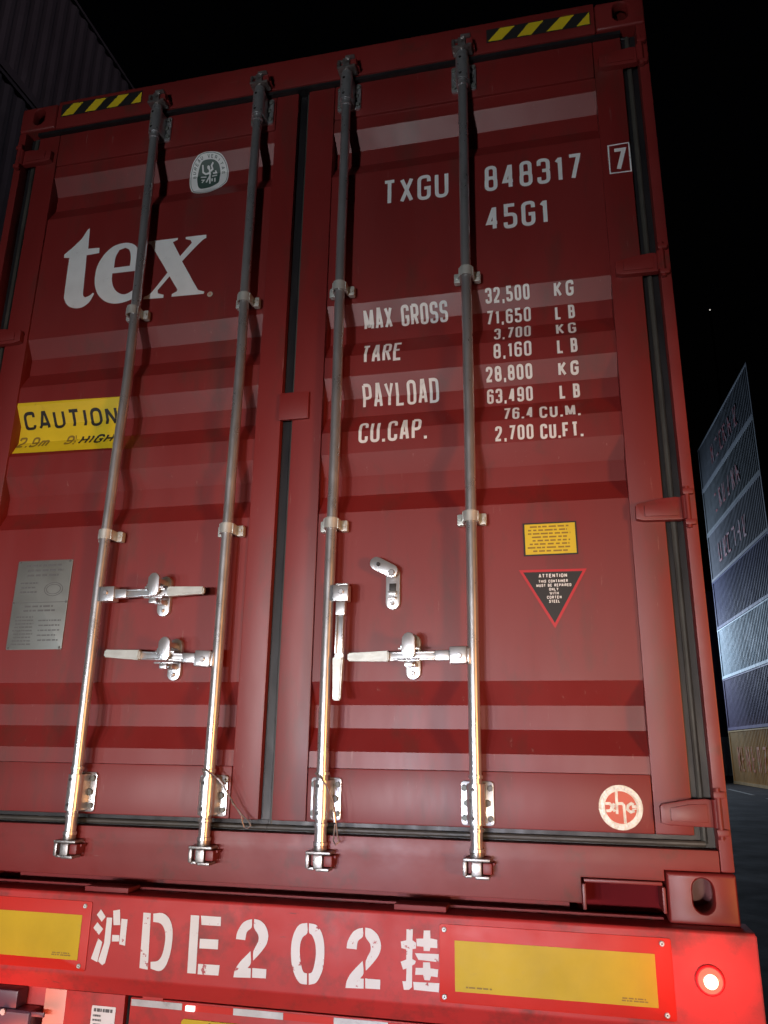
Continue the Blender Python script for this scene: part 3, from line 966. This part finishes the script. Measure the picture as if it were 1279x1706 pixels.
# yellow caution label over the fold
bm = NB()
sheet(bm, [[(.165, 1.5755), (.600, 1.5650), (.596, 1.3745), (.160, 1.3850)]], 0, 0)
text(bm, 'CAUTION', .1935, .567, 1.482, 1.543, .0108, y=-.0006, m=1, gap=.30, dz=-.007)
text(bm, '2.9m', .173, .300, 1.412, 1.455, .0075, y=-.0006, m=2, gap=.22, slant=.25, dz=-.006)
text(bm, '9', .368, .398, 1.410, 1.448, .0075, y=-.0006, m=2, slant=.25)
text(bm, '1', .405, .412, 1.432, 1.448, .003, y=-.0006, m=2)
text(bm, '2', .405, .415, 1.408, 1.424, .003, y=-.0006, m=2)
strip(bm, [Vector((.403, 1.428)), Vector((.418, 1.428))], .0025, False, -.0006, 2)
text(bm, 'HIGH', .426, .556, 1.407, 1.445, .0078, y=-.0006, m=1, gap=.26, slant=.25, dz=-.002)
decal('caution_label', bm, [M_YEL, M_BLACK, M_DKTXT], door_l)

# riveted data plate
bm = NB()
prism(bm, rrect(.283, .488, .688, .984, .004), .0300, .0328, .0008)
for x, z in ((.292, .692+.002), (.480, .694), (.292, .978), (.479, .979), (.2865, .842), (.4835, .842)):
    cyl_y(bm, x, z, .004, .0280, .0299, 10, 1, 0, .001)
dashes(bm, .31, .46, .925, .975, 3, .0294, 1, .42, 3)
dashes(bm, .30, .37, .87, .915, 3, .0294, 1, .35, 4)
for k in range(2):
    c = [(.43+(.034-.008*k)*math.cos(a*math.pi/12), .885+(.022-.006*k)*math.sin(a*math.pi/12)) for a in range(25)]
    strip(bm, [Vector(q) for q in c], .002, False, .0294-.0002*k, 1)
strip(bm, [Vector((.287, .842)), Vector((.484, .842))], .002, False, .0294, 1)
dashes(bm, .32, .45, .808, .836, 2, .0294, 1, .42, 5)
dashes(bm, .296, .378, .700, .800, 9, .0294, 1, .42, 6)
dashes(bm, .385, .475, .71, .79, 5, .0294, 1, .28, 7)
obj('data_plate', bm, [M_PLATE, M_PLTXT], door_l)

# small yellow label and black triangle on the right door
bm = NB()
sheet(bm, [[(1.9605, .9350), (2.1135, .9360), (2.1125, 1.0350), (1.9600, 1.0345)]], 0, 0)
sheet(bm, [[(1.9655, .9395), (2.1090, .9405), (2.1080, 1.0305), (1.9650, 1.0300)]], -.0005, 1)
dashes(bm, 1.972, 2.102, .944, 1.027, 8, -.0009, 2, .46, 12)
decal('notice_label', bm, [M_BLACK, M_YEL, M_BROWN], door_r)
bm = NB()
sheet(bm, [[(1.9440, .8950), (2.0385, .7260), (2.1340, .8935)]], 0, 0)
sheet(bm, [[(1.9560, .8880), (2.0385, .7410), (2.1220, .8868)]], -.0005, 1)
text(bm, 'ATTENTION', 1.9995, 2.0785, .8705, .8815, .0024, y=-.0009, m=2, gap=.28)
text(bm, 'THIS CONTAINER', 1.9985, 2.0800, .8560, .8645, .0018, y=-.0009, m=2, gap=.28)
text(bm, 'MUST BE REPAIRED', 1.9920, 2.0890, .8440, .8525, .0018, y=-.0009, m=2, gap=.28)
text(bm, 'ONLY', 2.0270, 2.0530, .8325, .8410, .0018, y=-.0009, m=2, gap=.28)
text(bm, 'WITH', 2.0280, 2.0530, .8210, .8295, .0018, y=-.0009, m=2, gap=.28)
text(bm, 'CORTEN', 2.0200, 2.0605, .8095, .8180, .0018, y=-.0009, m=2, gap=.28)
text(bm, 'STEEL', 2.0255, 2.0555, .7980, .8065, .0018, y=-.0009, m=2, gap=.28)
M_TRIRED = mat('red_vinyl', (0.52, 0.02, 0.03), 0.45)
decal('repair_notice', bm, [M_TRIRED, M_BLACK, M_WHITE], door_r)

# round foil maker's emblem on the bottom rail
bm = NB()
cx, cz = 2.1812, .2616
circ = lambda r, n=40: [(cx+r*math.cos(k*2*math.pi/n), cz+r*math.sin(k*2*math.pi/n)) for k in range(n)]
sheet(bm, [circ(.0548)], .0241, 0)
sheet(bm, [circ(.0395)], .0236, 1)
rg = random.Random(4)
for k in range(34):
    a = 2*math.pi*k/34
    q = Vector((cx+.047*math.cos(a), cz+.047*math.sin(a)))
    tv = Vector((-math.sin(a), math.cos(a)))*rg.uniform(.0012, .0026)
    strip(bm, [q-tv, q+tv], rg.uniform(.003, .0065), False, .0237, 2)
for i, l in enumerate([[(2.1727,.3014),(2.1712,.2454)], [(2.1722,.2709),(2.1853,.2713),(2.1893,.2666),(2.1901,.2239)], [(2.1434,.2701),(2.1540,.2705),(2.1625,.2627),(2.1540,.2529),(2.1448,.2526)],
                       [(2.1657,.2708),(2.1584,.2610),(2.1660,.2516)], [(2.2140,.2690),(2.2080,.2720),(2.1997,.2669),(2.1974,.2573),(2.2050,.2512),(2.2150,.2545)], [(2.2090, .264), (2.2200, .2655)], [(2.2090, .2575), (2.2200, .259)]]):
    strip(bm, [Vector(p) for p in l], .0068 if i < 6 else .003, False, .0233-.0001*i, 0)
obj('maker_emblem', bm, [M_CREAM, M_ORANGE, M_SILVER], door_r, 0)

# cable seals left on the locking gear
s1 = NB()
tube(s1, [(1.040, -.040, .335), (1.056, -.042, .331), (1.078, -.036, .318), (1.096, -.026, .300), (1.116, -.020, .270), (1.138, -.014, .236), (1.158, -.010, .214), (1.176, -.006, .200), (1.184, -.006, .188),
          (1.176, -.008, .180), (1.166, -.008, .182), (1.160, -.010, .196), (1.157, -.011, .212)], .0023, 8)
tube(s1, [(1.086, -.030, .312), (1.104, -.024, .292)], .0055, 10)
tube(s1, [(1.146, -.013, .228), (1.156, -.011, .214)], .0032, 8)
tube(s1, [(1.128, -.018, .254), (1.132, -.022, .246), (1.136, -.020, .240)], .0028, 8)
o = obj('cable_seal', s1, M_WIRE)
o['label'] = 'thin wire cable seal trailing down from a locking rod to the gap between the doors'
o['category'] = 'seal'
o['group'] = 'cable seals on the locking rods'
s2 = NB()
tube(s2, [(1.378, -.043, .330), (1.392, -.046, .322), (1.410, -.040, .300), (1.424, -.034, .270), (1.432, -.028, .240), (1.436, -.026, .205), (1.441, -.026, .172), (1.447, -.028, .158), (1.438, -.032, .150), (1.431, -.028, .160), (1.433, -.026, .200)], .0021, 8)
tube(s2, [(1.430, -.029, .232), (1.4335, -.027, .206)], .0042, 10)
o = obj('cable_seal', s2, M_WIRE)
o['label'] = 'small looped wire cable seal hanging straight down beside a bearing plate'
o['category'] = 'seal'
o['group'] = 'cable seals on the locking rods'

# ------------------------------------------------------------------ the trailer
tr = thing('semi_trailer', 'red semi trailer chassis carrying the container, white stencilled number on its rear beam', 'trailer', (1.219, 1.0, Z0))
BY = -.060
bm = NB()
# rear beam: pressed plate with bent top and bottom edges
def profile_bar(bm, pts, x0, x1, m=0):
    a = [bm.verts.new((x0, y, z)) for y, z in pts]
    b = [bm.verts.new((x1, y, z)) for y, z in pts]
    n = len(pts)
    for k in range(n):
        f = bm.faces.new((a[k], a[(k+1) % n], b[(k+1) % n], b[k]))
        f.material_index = m
    bm.faces.new(a[::-1])
    bm.faces.new(b)
def arc(cy, cz, r, a0, a1, n=6):
    return [(cy+r*math.cos(R_(a0+(a1-a0)*k/n)), cz+r*math.sin(R_(a0+(a1-a0)*k/n))) for k in range(n+1)]
pts = arc(BY+.008, -.006, .008, 90, 180)+arc(BY+.014, -.196, .014, 180, 212)+[(-.032, -.244), (.046, -.247), (.046, -.241), (.052, -.241), (.052, .002)]
profile_bar(bm, pts, -.017, 2.455)
bmesh.ops.recalc_face_normals(bm, faces=bm.faces)
beam = obj('rear_beam', bm, M_TRAIL, tr, 40)
for a, b in ((2.4555, 2.4585), (-.0205, -.0175)):
    bm = NB()
    box(bm, a, b, BY+.004, .05, -.225, -.004, .001)
    obj('end_cap', bm, M_TRAIL, tr)
# white stencilled registration
HU = [[(0.7833,-0.0357),(0.7999,-0.0534),(0.7892,-0.0662),(0.7722,-0.0497)],[(0.7768,-0.0680),(0.7961,-0.0837),(0.7852,-0.0987),(0.7659,-0.0825)],[(0.7841,-0.1068),(0.7974,-0.1151),(0.7890,-0.1645),(0.7690,-0.1578)],
      [(0.8037,-0.0549),(0.8201,-0.0546),(0.8216,-0.1159),(0.8124,-0.1652),(0.8047,-0.1707),(0.7908,-0.1621),(0.8033,-0.1171)],[(0.8207,-0.0372),(0.8409,-0.0332),(0.8463,-0.0710),(0.8260,-0.0727)],[(0.8254,-0.0963),(0.8465,-0.0956),(0.8477,-0.1109),(0.8260,-0.1123)],[(0.8479,-0.0554),(0.8664,-0.0561),(0.8664,-0.1200),(0.8486,-0.1177)]]
GUA = [[(1.6384,-0.0353),(1.6548,-0.0344),(1.6536,-0.0593),(1.6630,-0.0643),(1.6624,-0.0775),(1.6537,-0.0791),(1.6532,-0.1010),(1.6625,-0.1048),(1.6600,-0.1115),(1.6532,-0.1152),(1.6528,-0.1626),(1.6454,-0.1690),(1.6324,-0.1699),(1.6286,-0.1514),(1.6379,-0.1508),(1.6389,-0.1226),(1.6302,-0.1259),(1.6239,-0.1089),(1.6382,-0.1031),(1.6381,-0.0807),(1.6255,-0.0782),(1.6241,-0.0639),(1.6379,-0.0603)],
       [(1.6823,-0.0355),(1.6985,-0.0346),(1.6991,-0.0522),(1.7164,-0.0544),(1.7163,-0.0730),(1.6990,-0.0730),(1.6972,-0.0808),(1.6823,-0.0812),(1.6811,-0.0720),(1.6649,-0.0719),(1.6636,-0.0549),(1.6811,-0.0538)],
       [(1.6600,-0.0875),(1.7199,-0.0859),(1.7198,-0.1037),(1.6687,-0.1017)],
       [(1.6811,-0.1063),(1.6977,-0.1057),(1.6989,-0.1186),(1.7185,-0.1195),(1.7166,-0.1367),(1.7007,-0.1357),(1.6970,-0.1451),(1.6841,-0.1449),(1.6804,-0.1339),(1.6607,-0.1352),(1.6619,-0.1200),(1.6804,-0.1188)],
       [(1.6558,-0.1511),(1.7208,-0.1493),(1.7194,-0.1690),(1.6577,-0.1681)]]
D = [[(0.9116,-0.0369),(0.9338,-0.0371),(0.9396,-0.1726),(0.9149,-0.1702)], catmull([(0.9413,-0.0378),(0.9677,-0.0352),(0.9888,-0.0470),(1.0012,-0.0721),(1.0031,-0.1071),(0.9982,-0.1395),(0.9877,-0.1640),(0.9724,-0.1735),(0.9474,-0.1694),(0.9457,-0.1535),(0.9666,-0.1495),(0.9779,-0.1328),(0.9827,-0.1002),(0.9786,-0.0761),(0.9653,-0.0606),(0.9428,-0.0577)], 3, .5)]
E = [[(1.0508,-0.0354),(1.0756,-0.0354),(1.0776,-0.1724),(1.0533,-0.1728)],[(1.0804,-0.0351),(1.1376,-0.0352),(1.1384,-0.0569),(1.0837,-0.0571)],[(1.0821,-0.0902),(1.1346,-0.0892),(1.1349,-0.1122),(1.0822,-0.1129)],[(1.0825,-0.1493),(1.1429,-0.1485),(1.1414,-0.1725),(1.0828,-0.1734)]]
TWO = [catmull([(1.2251,-0.0357),(1.2255,-0.0551),(1.2130,-0.0665),(1.2097,-0.0857),(1.1835,-0.0849),(1.1863,-0.0680),(1.1976,-0.0487),(1.2112,-0.0392)], 3, .5),
       catmull([(1.2314,-0.0348),(1.2488,-0.0379),(1.2653,-0.0515),(1.2729,-0.0735),(1.2679,-0.0934),(1.2536,-0.1126),(1.2347,-0.1320),(1.2342,-0.1099),(1.2457,-0.0869),(1.2447,-0.0712),(1.2321,-0.0553)], 3, .5),
       catmull([(1.2261,-0.1104),(1.2289,-0.1376),(1.2204,-0.1498),(1.2297,-0.1500),(1.2302,-0.1716),(1.1831,-0.1735),(1.1865,-0.1560),(1.1992,-0.1369)], 3, .5),
       [(1.2337,-0.1489),(1.2722,-0.1489),(1.2720,-0.1702),(1.2342,-0.1708)]]
ZERO = [catmull([(1.3774,-0.0358),(1.3784,-0.0589),(1.3668,-0.0694),(1.3607,-0.0853),(1.3605,-0.1067),(1.3643,-0.1295),(1.3715,-0.1482),(1.3818,-0.1513),(1.3825,-0.1759),(1.3638,-0.1744),(1.3494,-0.1573),(1.3403,-0.1350),(1.3367,-0.1082),(1.3370,-0.0829),(1.3444,-0.0570),(1.3574,-0.0405)], 3, .5),
        catmull([(1.3819,-0.0362),(1.4008,-0.0390),(1.4137,-0.0510),(1.4225,-0.0719),(1.4257,-0.0987),(1.4247,-0.1294),(1.4177,-0.1526),(1.4062,-0.1704),(1.3874,-0.1765),(1.3863,-0.1510),(1.3951,-0.1466),(1.4010,-0.1271),(1.4034,-0.1039),(1.4002,-0.0810),(1.3916,-0.0640),(1.3829,-0.0577)], 3, .5)]
TWO2 = [[(x+.3005, z-.003) for x, z in p] for p in TWO]
for polys in (HU, D, E, TWO, ZERO, TWO2, GUA):
    bm = NB()
    sheet(bm, polys, BY-.0012)
    obj('stencilled_character', bm, M_STENCIL, beam, 0)
# long reflector boards
def reflector(x0, x1, ya, yb):
    bm = NB()
    prism(bm, rrect(x0, x1, -.189, -.018, .006), BY-.0030, BY-.0003, .0006)
    o = obj('reflector_board', bm, M_RFRED, tr, 30)
    bm = NB()
    sheet(bm, [[(ya, -.1635), (yb, -.1635), (yb, -.0525), (ya, -.0525)]], BY-.0042)
    dashes(bm, ya+.015, ya+.10, -.156, -.150, 1, BY-.0048, 1, .6, 2)
    dashes(bm, yb-.085, yb-.02, -.156, -.146, 2, BY-.0048, 1, .6, 5)
    obj('reflective_sheet', bm, [M_RFYEL, M_BROWN], o, 0)
    for x in (x0+.012, x1-.020):
        for z in (-.030, -.177):
            bm = NB()
            cyl_y(bm, x, z, .0062, BY-.0062, BY-.0031, 14, 0, 0, .0015)
            cyl_y(bm, x, z, .0018, BY-.0066, BY-.0062, 8, 1)
            obj('rivet', bm, [M_ZINC, M_BLACK], o, 40)
    return o
reflector(1.722, 2.268, 1.760, 2.230)
reflector(.190, .756, .228, .730)
# lit marker lamp at the right-hand end
bm = NB()
cyl_y(bm, 2.347, -.099, .032, BY-.010, BY-.0002, 28, 0, 0, .003)
lampb = obj('marker_lamp', bm, M_TRIRED, tr)
bm = NB()
n, k2 = 24, 5
lx, lz = 2.347, -.099
rings = []
for j in range(k2+1):
    a = math.pi/2*j/k2
    rr = .0265*math.cos(a)
    rings.append([bm.verts.new((lx+rr*math.cos(k*2*math.pi/n), BY-.0101-.010*math.sin(a), lz+rr*math.sin(k*2*math.pi/n))) for k in range(n)] if j < k2 else [bm.verts.new((lx, BY-.0201, lz))])
for j in range(k2):
    for k in range(n):
        if j < k2-1:
            f = bm.faces.new((rings[j][k], rings[j+1][k], rings[j+1][(k+1) % n], rings[j][(k+1) % n]))
        else:
            f = bm.faces.new((rings[j][k], rings[j+1][0], rings[j][(k+1) % n]))
        f.material_index = 1 if j >= 3 else 0
bmesh.ops.recalc_face_normals(bm, faces=bm.faces)
obj('lens', bm, [M_LENS, M_LENSC], lampb)
point('marker_lamp_light', (2.347, BY-.075, -.099), 0.9, (1.0, 0.03, 0.02), .03)

# bolster under the container, rails, cross members
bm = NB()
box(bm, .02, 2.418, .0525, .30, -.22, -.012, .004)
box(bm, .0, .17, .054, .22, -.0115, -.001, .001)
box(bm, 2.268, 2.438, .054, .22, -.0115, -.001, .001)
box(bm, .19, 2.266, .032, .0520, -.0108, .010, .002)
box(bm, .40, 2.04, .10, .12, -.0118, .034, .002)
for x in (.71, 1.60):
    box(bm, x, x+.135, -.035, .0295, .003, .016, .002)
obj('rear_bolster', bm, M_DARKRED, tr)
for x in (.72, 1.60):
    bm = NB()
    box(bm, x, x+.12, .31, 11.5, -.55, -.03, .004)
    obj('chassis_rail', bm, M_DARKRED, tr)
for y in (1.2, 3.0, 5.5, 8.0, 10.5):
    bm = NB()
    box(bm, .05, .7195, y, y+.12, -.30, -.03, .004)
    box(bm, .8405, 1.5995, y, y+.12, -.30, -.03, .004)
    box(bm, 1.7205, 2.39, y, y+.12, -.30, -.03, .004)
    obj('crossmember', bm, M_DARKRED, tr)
# under-run bar with conspicuity tape, licence plate, lamp board
bm = NB()
box(bm, .862, 1.90, .004, .09, -.42, -.2585, .004)
box(bm, .90, .96, .0, .06, -.26, -.240)
ub = obj('underrun_bar', bm, M_TRAIL, tr)
bm = NB()
segs = [(.866, 1.016, 0), (1.0165, 1.162, 1), (1.1625, 1.301, 0), (1.3015, 1.437, 1), (1.4375, 1.580, 0), (1.5805, 1.72, 1), (1.7205, 1.86, 0)]
for a, b, k in segs:
    sheet(bm, [[(a, -.2785), (b, -.2785), (b, -.2625), (a, -.2625)]], .0028, k)
obj('reflective_tape', bm, [M_SILVER, M_RFRED], ub, 0)
bm = NB()
box(bm, 1.029, 1.055, -.006, .0026, -.2775, -.2645, .002)
obj('plate_lamp', bm, mat('lit_white_lens', (.9, .9, .9), .4, emit=(1, .95, .92), estr=1.2), tr)
bm = NB()
prism(bm, rrect(1.018, 1.49, -.46, -.297, .01), -.001, .0035, .001)
for x in (1.10, 1.40):
    cyl_y(bm, x, -.306, .005, -.004, -.0011, 10, 1)
lpl = obj('licence_plate', bm, [M_RFYEL, M_BLACK], tr)
bm = NB()
box(bm, .668, .848, .0, .02, -.60, -.2545, .003)
box(bm, .600, .6675, .004, .024, -.60, -.2555, .003, 2, 1)
box(bm, .20, .5995, .03, .05, -.60, -.240, .003)
lb = obj('lamp_board', bm, [M_TRAIL, M_PINK], tr)
bm = NB()
prism(bm, rrect(.752, .824, -.37, -.285, .002), -.0016, -.0003)
dashes(bm, .757, .82, -.300, -.290, 1, -.0022, 1, .8, 3)
dashes(bm, .757, .785, -.335, -.303, 3, -.0022, 1, .45, 8)
dashes(bm, .757, .82, -.362, -.340, 2, -.0022, 1, .5, 9)
obj('inspection_sticker', bm, [M_WHITE, M_PLTXT], lb, 0)
bm = NB()
box(bm, .22, .585, -.03, .028, -.46, -.306, .012, 3)
box(bm, .40, .53, -.02, .028, -.306, -.262, .004)
box(bm, .585, .625, -.028, -.022, -.318, -.306, .002)
cyl_y(bm, .50, -.312, .008, -.034, -.029, 10, 1)
obj('tail_lamp_housing', bm, [M_PLUM, M_ZINC], tr)
bm = NB()
box(bm, .24, .56, -.036, -.0305, -.445, -.345, .006, 3)
obj('tail_lamp_lens', bm, M_LENS, tr)
point('tail_lamp_light', (.50, -.16, -.40), 1.5, (1.0, 0.16, 0.08), .05)
# wheels
def wheel(x, y):
    bm = NB()
    r, w = .40, .27
    pr = [(w/2, .22), (w/2, r-.05), (w/2-.03, r), (-w/2+.03, r), (-w/2, r-.05), (-w/2, .22)]
    n = 40
    rg_ = [[bm.verts.new((x+a, y+b*math.cos(k*2*math.pi/n), Z0+.40+b*math.sin(k*2*math.pi/n))) for a, b in pr] for k in range(n)]
    for k in range(n):
        for j in range(len(pr)-1):
            bm.faces.new((rg_[k][j], rg_[k][j+1], rg_[(k+1) % n][j+1], rg_[(k+1) % n][j]))
    bmesh.ops.recalc_face_normals(bm, faces=bm.faces)
    wo = obj('wheel', bm, M_RUBT, tr)
    bm = NB()
    tube(bm, [(x-.10, y, Z0+.40), (x-.06, y, Z0+.40), (x+.06, y, Z0+.40), (x+.10, y, Z0+.40)], [.225, .16, .16, .225], 30)
    obj('rim', bm, M_PLATE, wo)
for y in (1.6, 2.95, 4.3):
    for x in (.14, .44, 2.0, 2.30):
        wheel(x, y)
    bm = NB()
    tube(bm, [(.2, y, Z0+.40), (2.24, y, Z0+.40)], .065, 14)
    box(bm, .72, .84, y-.2, y+.2, Z0+.46, -.55)
    box(bm, 1.6, 1.72, y-.2, y+.2, Z0+.46, -.55)
    obj('axle', bm, M_DARKRED, tr)
bm = NB()
for x in (.55, 1.80):
    box(bm, x, x+.1, 9.0, 9.1, Z0, -.56)
    box(bm, x-.1, x+.2, 8.9, 9.2, Z0, Z0+.03)
obj('landing_leg', bm, M_DARKRED, tr)

# ------------------------------------------------------------------ stacked containers of the yard
def stack_container(label, loc, col, group, rz=0.0, length=12.19, face=-1, writing=None, rough=0.5, doors=False):
    """a closed container; its long visible side faces x*face; origin at the base corner"""
    t = thing('stacked_container', label, 'container', loc, group, rz)
    m = mat('stacked_container_paint', col, .65, spec=.15, var=0.2, vscale=1.2, rvar=0.1, dirt=tuple(c*.55 for c in col), dscale=1.6, dlo=.55, dhi=.8, stretch=(1, 1, .4))
    bm = NB()
    for s in (-1, 1):
        x = 2.408 if s > 0 else .03
        corrugated(bm, x, .16, length-.16, .17, 2.82, s)
        a, b = sorted((x-.03*s, x+.028*s))
        box(bm, a, b, .16, length-.16, .02, .17)
        box(bm, a, b, .16, length-.16, 2.82, 2.885)
    for y in (0, length):
        s = 1 if y == 0 else -1
        a, b = sorted((y+s*.02, y+s*.06))
        box(bm, .1, 2.338, a, b, .12, 2.78)
        a, b = sorted((y, y+s*.1))
        box(bm, .16, 2.278, a, b, .01, .12)
        box(bm, .16, 2.278, a, b, 2.78, 2.89)
    box(bm, .06, 2.378, .05, length-.05, 2.86, 2.88)
    if doors:      # end turned to us: door rails
        for x in (.5, .95, 1.49, 1.94):
            tube(bm, [(x, -.01, .1), (x, -.01, 2.8)], .02, 8)
    o = obj('body', bm, m, t, 0)
    o.location = (0, 0, 0)
    for x in (.0, 2.276):
        for y in (.0, length-.178):
            bm = NB()
            box(bm, x, x+.162, y, y+.178, .0, .118)
            box(bm, x, x+.162, y, y+.178, 2.778, 2.896)
            box(bm, x+.005, x+.157, y+.005, y+.155, .1185, 2.7775)
            o = obj('corner_post', bm, m, t, 0)
            o.location = (0, 0, 0)
    if writing:
        bm = NB()
        y0, nl, hgt, wid = writing[:4]
        rg = random.Random(int(loc[2]*10))
        xs = -.004 if face < 0 else 2.442
        y = y0
        for k in range(nl):
            # bold weathered block letters, too far off to read
            w = wid*rg.uniform(.55, 1.1)
            st = [[(y, .75), (y, .75+hgt)], [(y, .75+hgt*.93), (y-w, .75+hgt*.93)], [(y-w, .75), (y-w, .75+hgt)], [(y, .75+hgt*.5), (y-w, .75+hgt*.5)],
                  [(y, .80), (y-w, .80)], [(y, .75+hgt), (y-w, .75)], [(y, .75), (y-w, .75+hgt)]]
            for q, l in enumerate(rg.sample(st[1:], 2)+([st[0]] if rg.random() < .7 else [])):
                strip_y(bm, xs-.001*q, l, .13)
            y -= w+rg.uniform(.28, .8)
        wm = mat('faded_side_lettering', writing[4], .6, var=.3, vscale=4, dirt=col, dscale=4, dlo=.40, dhi=.60)
        o = obj('side_lettering', bm, wm, t, 0)
        o.location = (0, 0, 0)
    return t
def strip_y(bm, x, pts, w):
    (y0, z0), (y1, z1) = pts
    dv = Vector((y1-y0, z1-z0)).normalized()
    n = Vector((-dv.y, dv.x))*w/2
    vs = [bm.verts.new((x, y0+n.x, z0+n.y)), bm.verts.new((x, y0-n.x, z0-n.y)), bm.verts.new((x, y1-n.x, z1-n.y)), bm.verts.new((x, y1+n.x, z1+n.y))]
    bm.faces.new(vs)
SX, SY = 11.56, 35.9
tiers = [((.42, .31, .17), 'tan container with red lettering at the foot of the floodlit stack', (10.4, 6, 1.25, .55, (.5, .05, .04))),
         ((.15, .13, .22), 'dull violet container resting on the tan one in the floodlit stack', None),
         ((.50, .60, .66), 'pale blue white ribbed container, brightest of the floodlit stack', None),
         ((.08, .085, .17), 'dark blue container between the bright pale one and the grey ones', None),
         ((.20, .21, .24), 'grey container with faded red lettering, lowest grey one, on the dark blue', (9.6, 6, 1.1, .5, (.34, .03, .045))),
         ((.19, .21, .23), 'grey container with faded red lettering, middle of the three grey ones in the floodlit stack', (9.2, 6, 1.1, .5, (.34, .03, .045))),
         ((.19, .21, .24), 'grey container with faded red lettering, topmost of the floodlit stack', (8.8, 6, 1.1, .5, (.34, .03, .045)))]
for k, (c, lab, wr) in enumerate(tiers):
    stack_container(lab, (SX, SY, Z0+k*2.90), c, 'containers of the floodlit stack', R_(2.4), writing=wr)
# a darker row beyond
far = [((.30, .30, .30), 'pale grey container end at ground level in the far dark stack', 0), ((.035, .03, .045), 'near black container end just above the pale grey one of the far stack', 1),
       ((.07, .065, .13), 'dusky violet container end third up in the far dark stack', 2), ((.08, .06, .12), 'plum container end fourth up in the far dark stack', 3), ((.10, .07, .13), 'faded plum container end topmost of the far dark stack', 4)]
for c, lab, k in far:
    stack_container(lab, (13.0, 66, Z0+k*2.90), c, 'containers of the far dark stack', doors=True)
# unlit stack on the left; its side faces our container
lt = [(.055, .03, .04), (.05, .04, .05), (.06, .035, .045), (.05, .05, .055), (.06, .055, .06)]
ln_ = ['lowest', 'second', 'third', 'fourth', 'topmost']
for k in range(3, 5):
    stack_container('unlit ribbed dark container %s' % ('just below the topmost one of the high stack' if k == 3 else 'topmost of the high stack behind the red one'), (-8.36, .2, Z0+k*2.90), lt[k], 'containers of the high unlit stack')
for k in range(0, 3):
    stack_container('unlit dark container in the high stack, %s tier from the ground' % ln_[k], (-8.36, .2, Z0+k*2.90), lt[k], 'containers of the high unlit stack')
# far mast light
bm = NB()
mast = thing('light_mast', 'slim far lamp mast with one small lit lamp in the black sky', 'lamp mast', (2.061+.209*150, -2.203+.978*150, Z0))
mx_, my_ = LOC[mast].x, LOC[mast].y
zt = .398+.558*150
tube(bm, [(mx_, my_, Z0), (mx_, my_, zt-.3)], .25, 10)
obj('pole', bm, M_BLACK, mast)
bm = NB()
bmesh.ops.create_icosphere(bm, subdivisions=2, radius=.13)
for v in bm.verts:
    v.co += Vector((mx_, my_, zt))
obj('lamp', bm, mat('lit_mast_lamp', (.8, .8, .8), .4, emit=(1, .93, .85), estr=.7), mast)
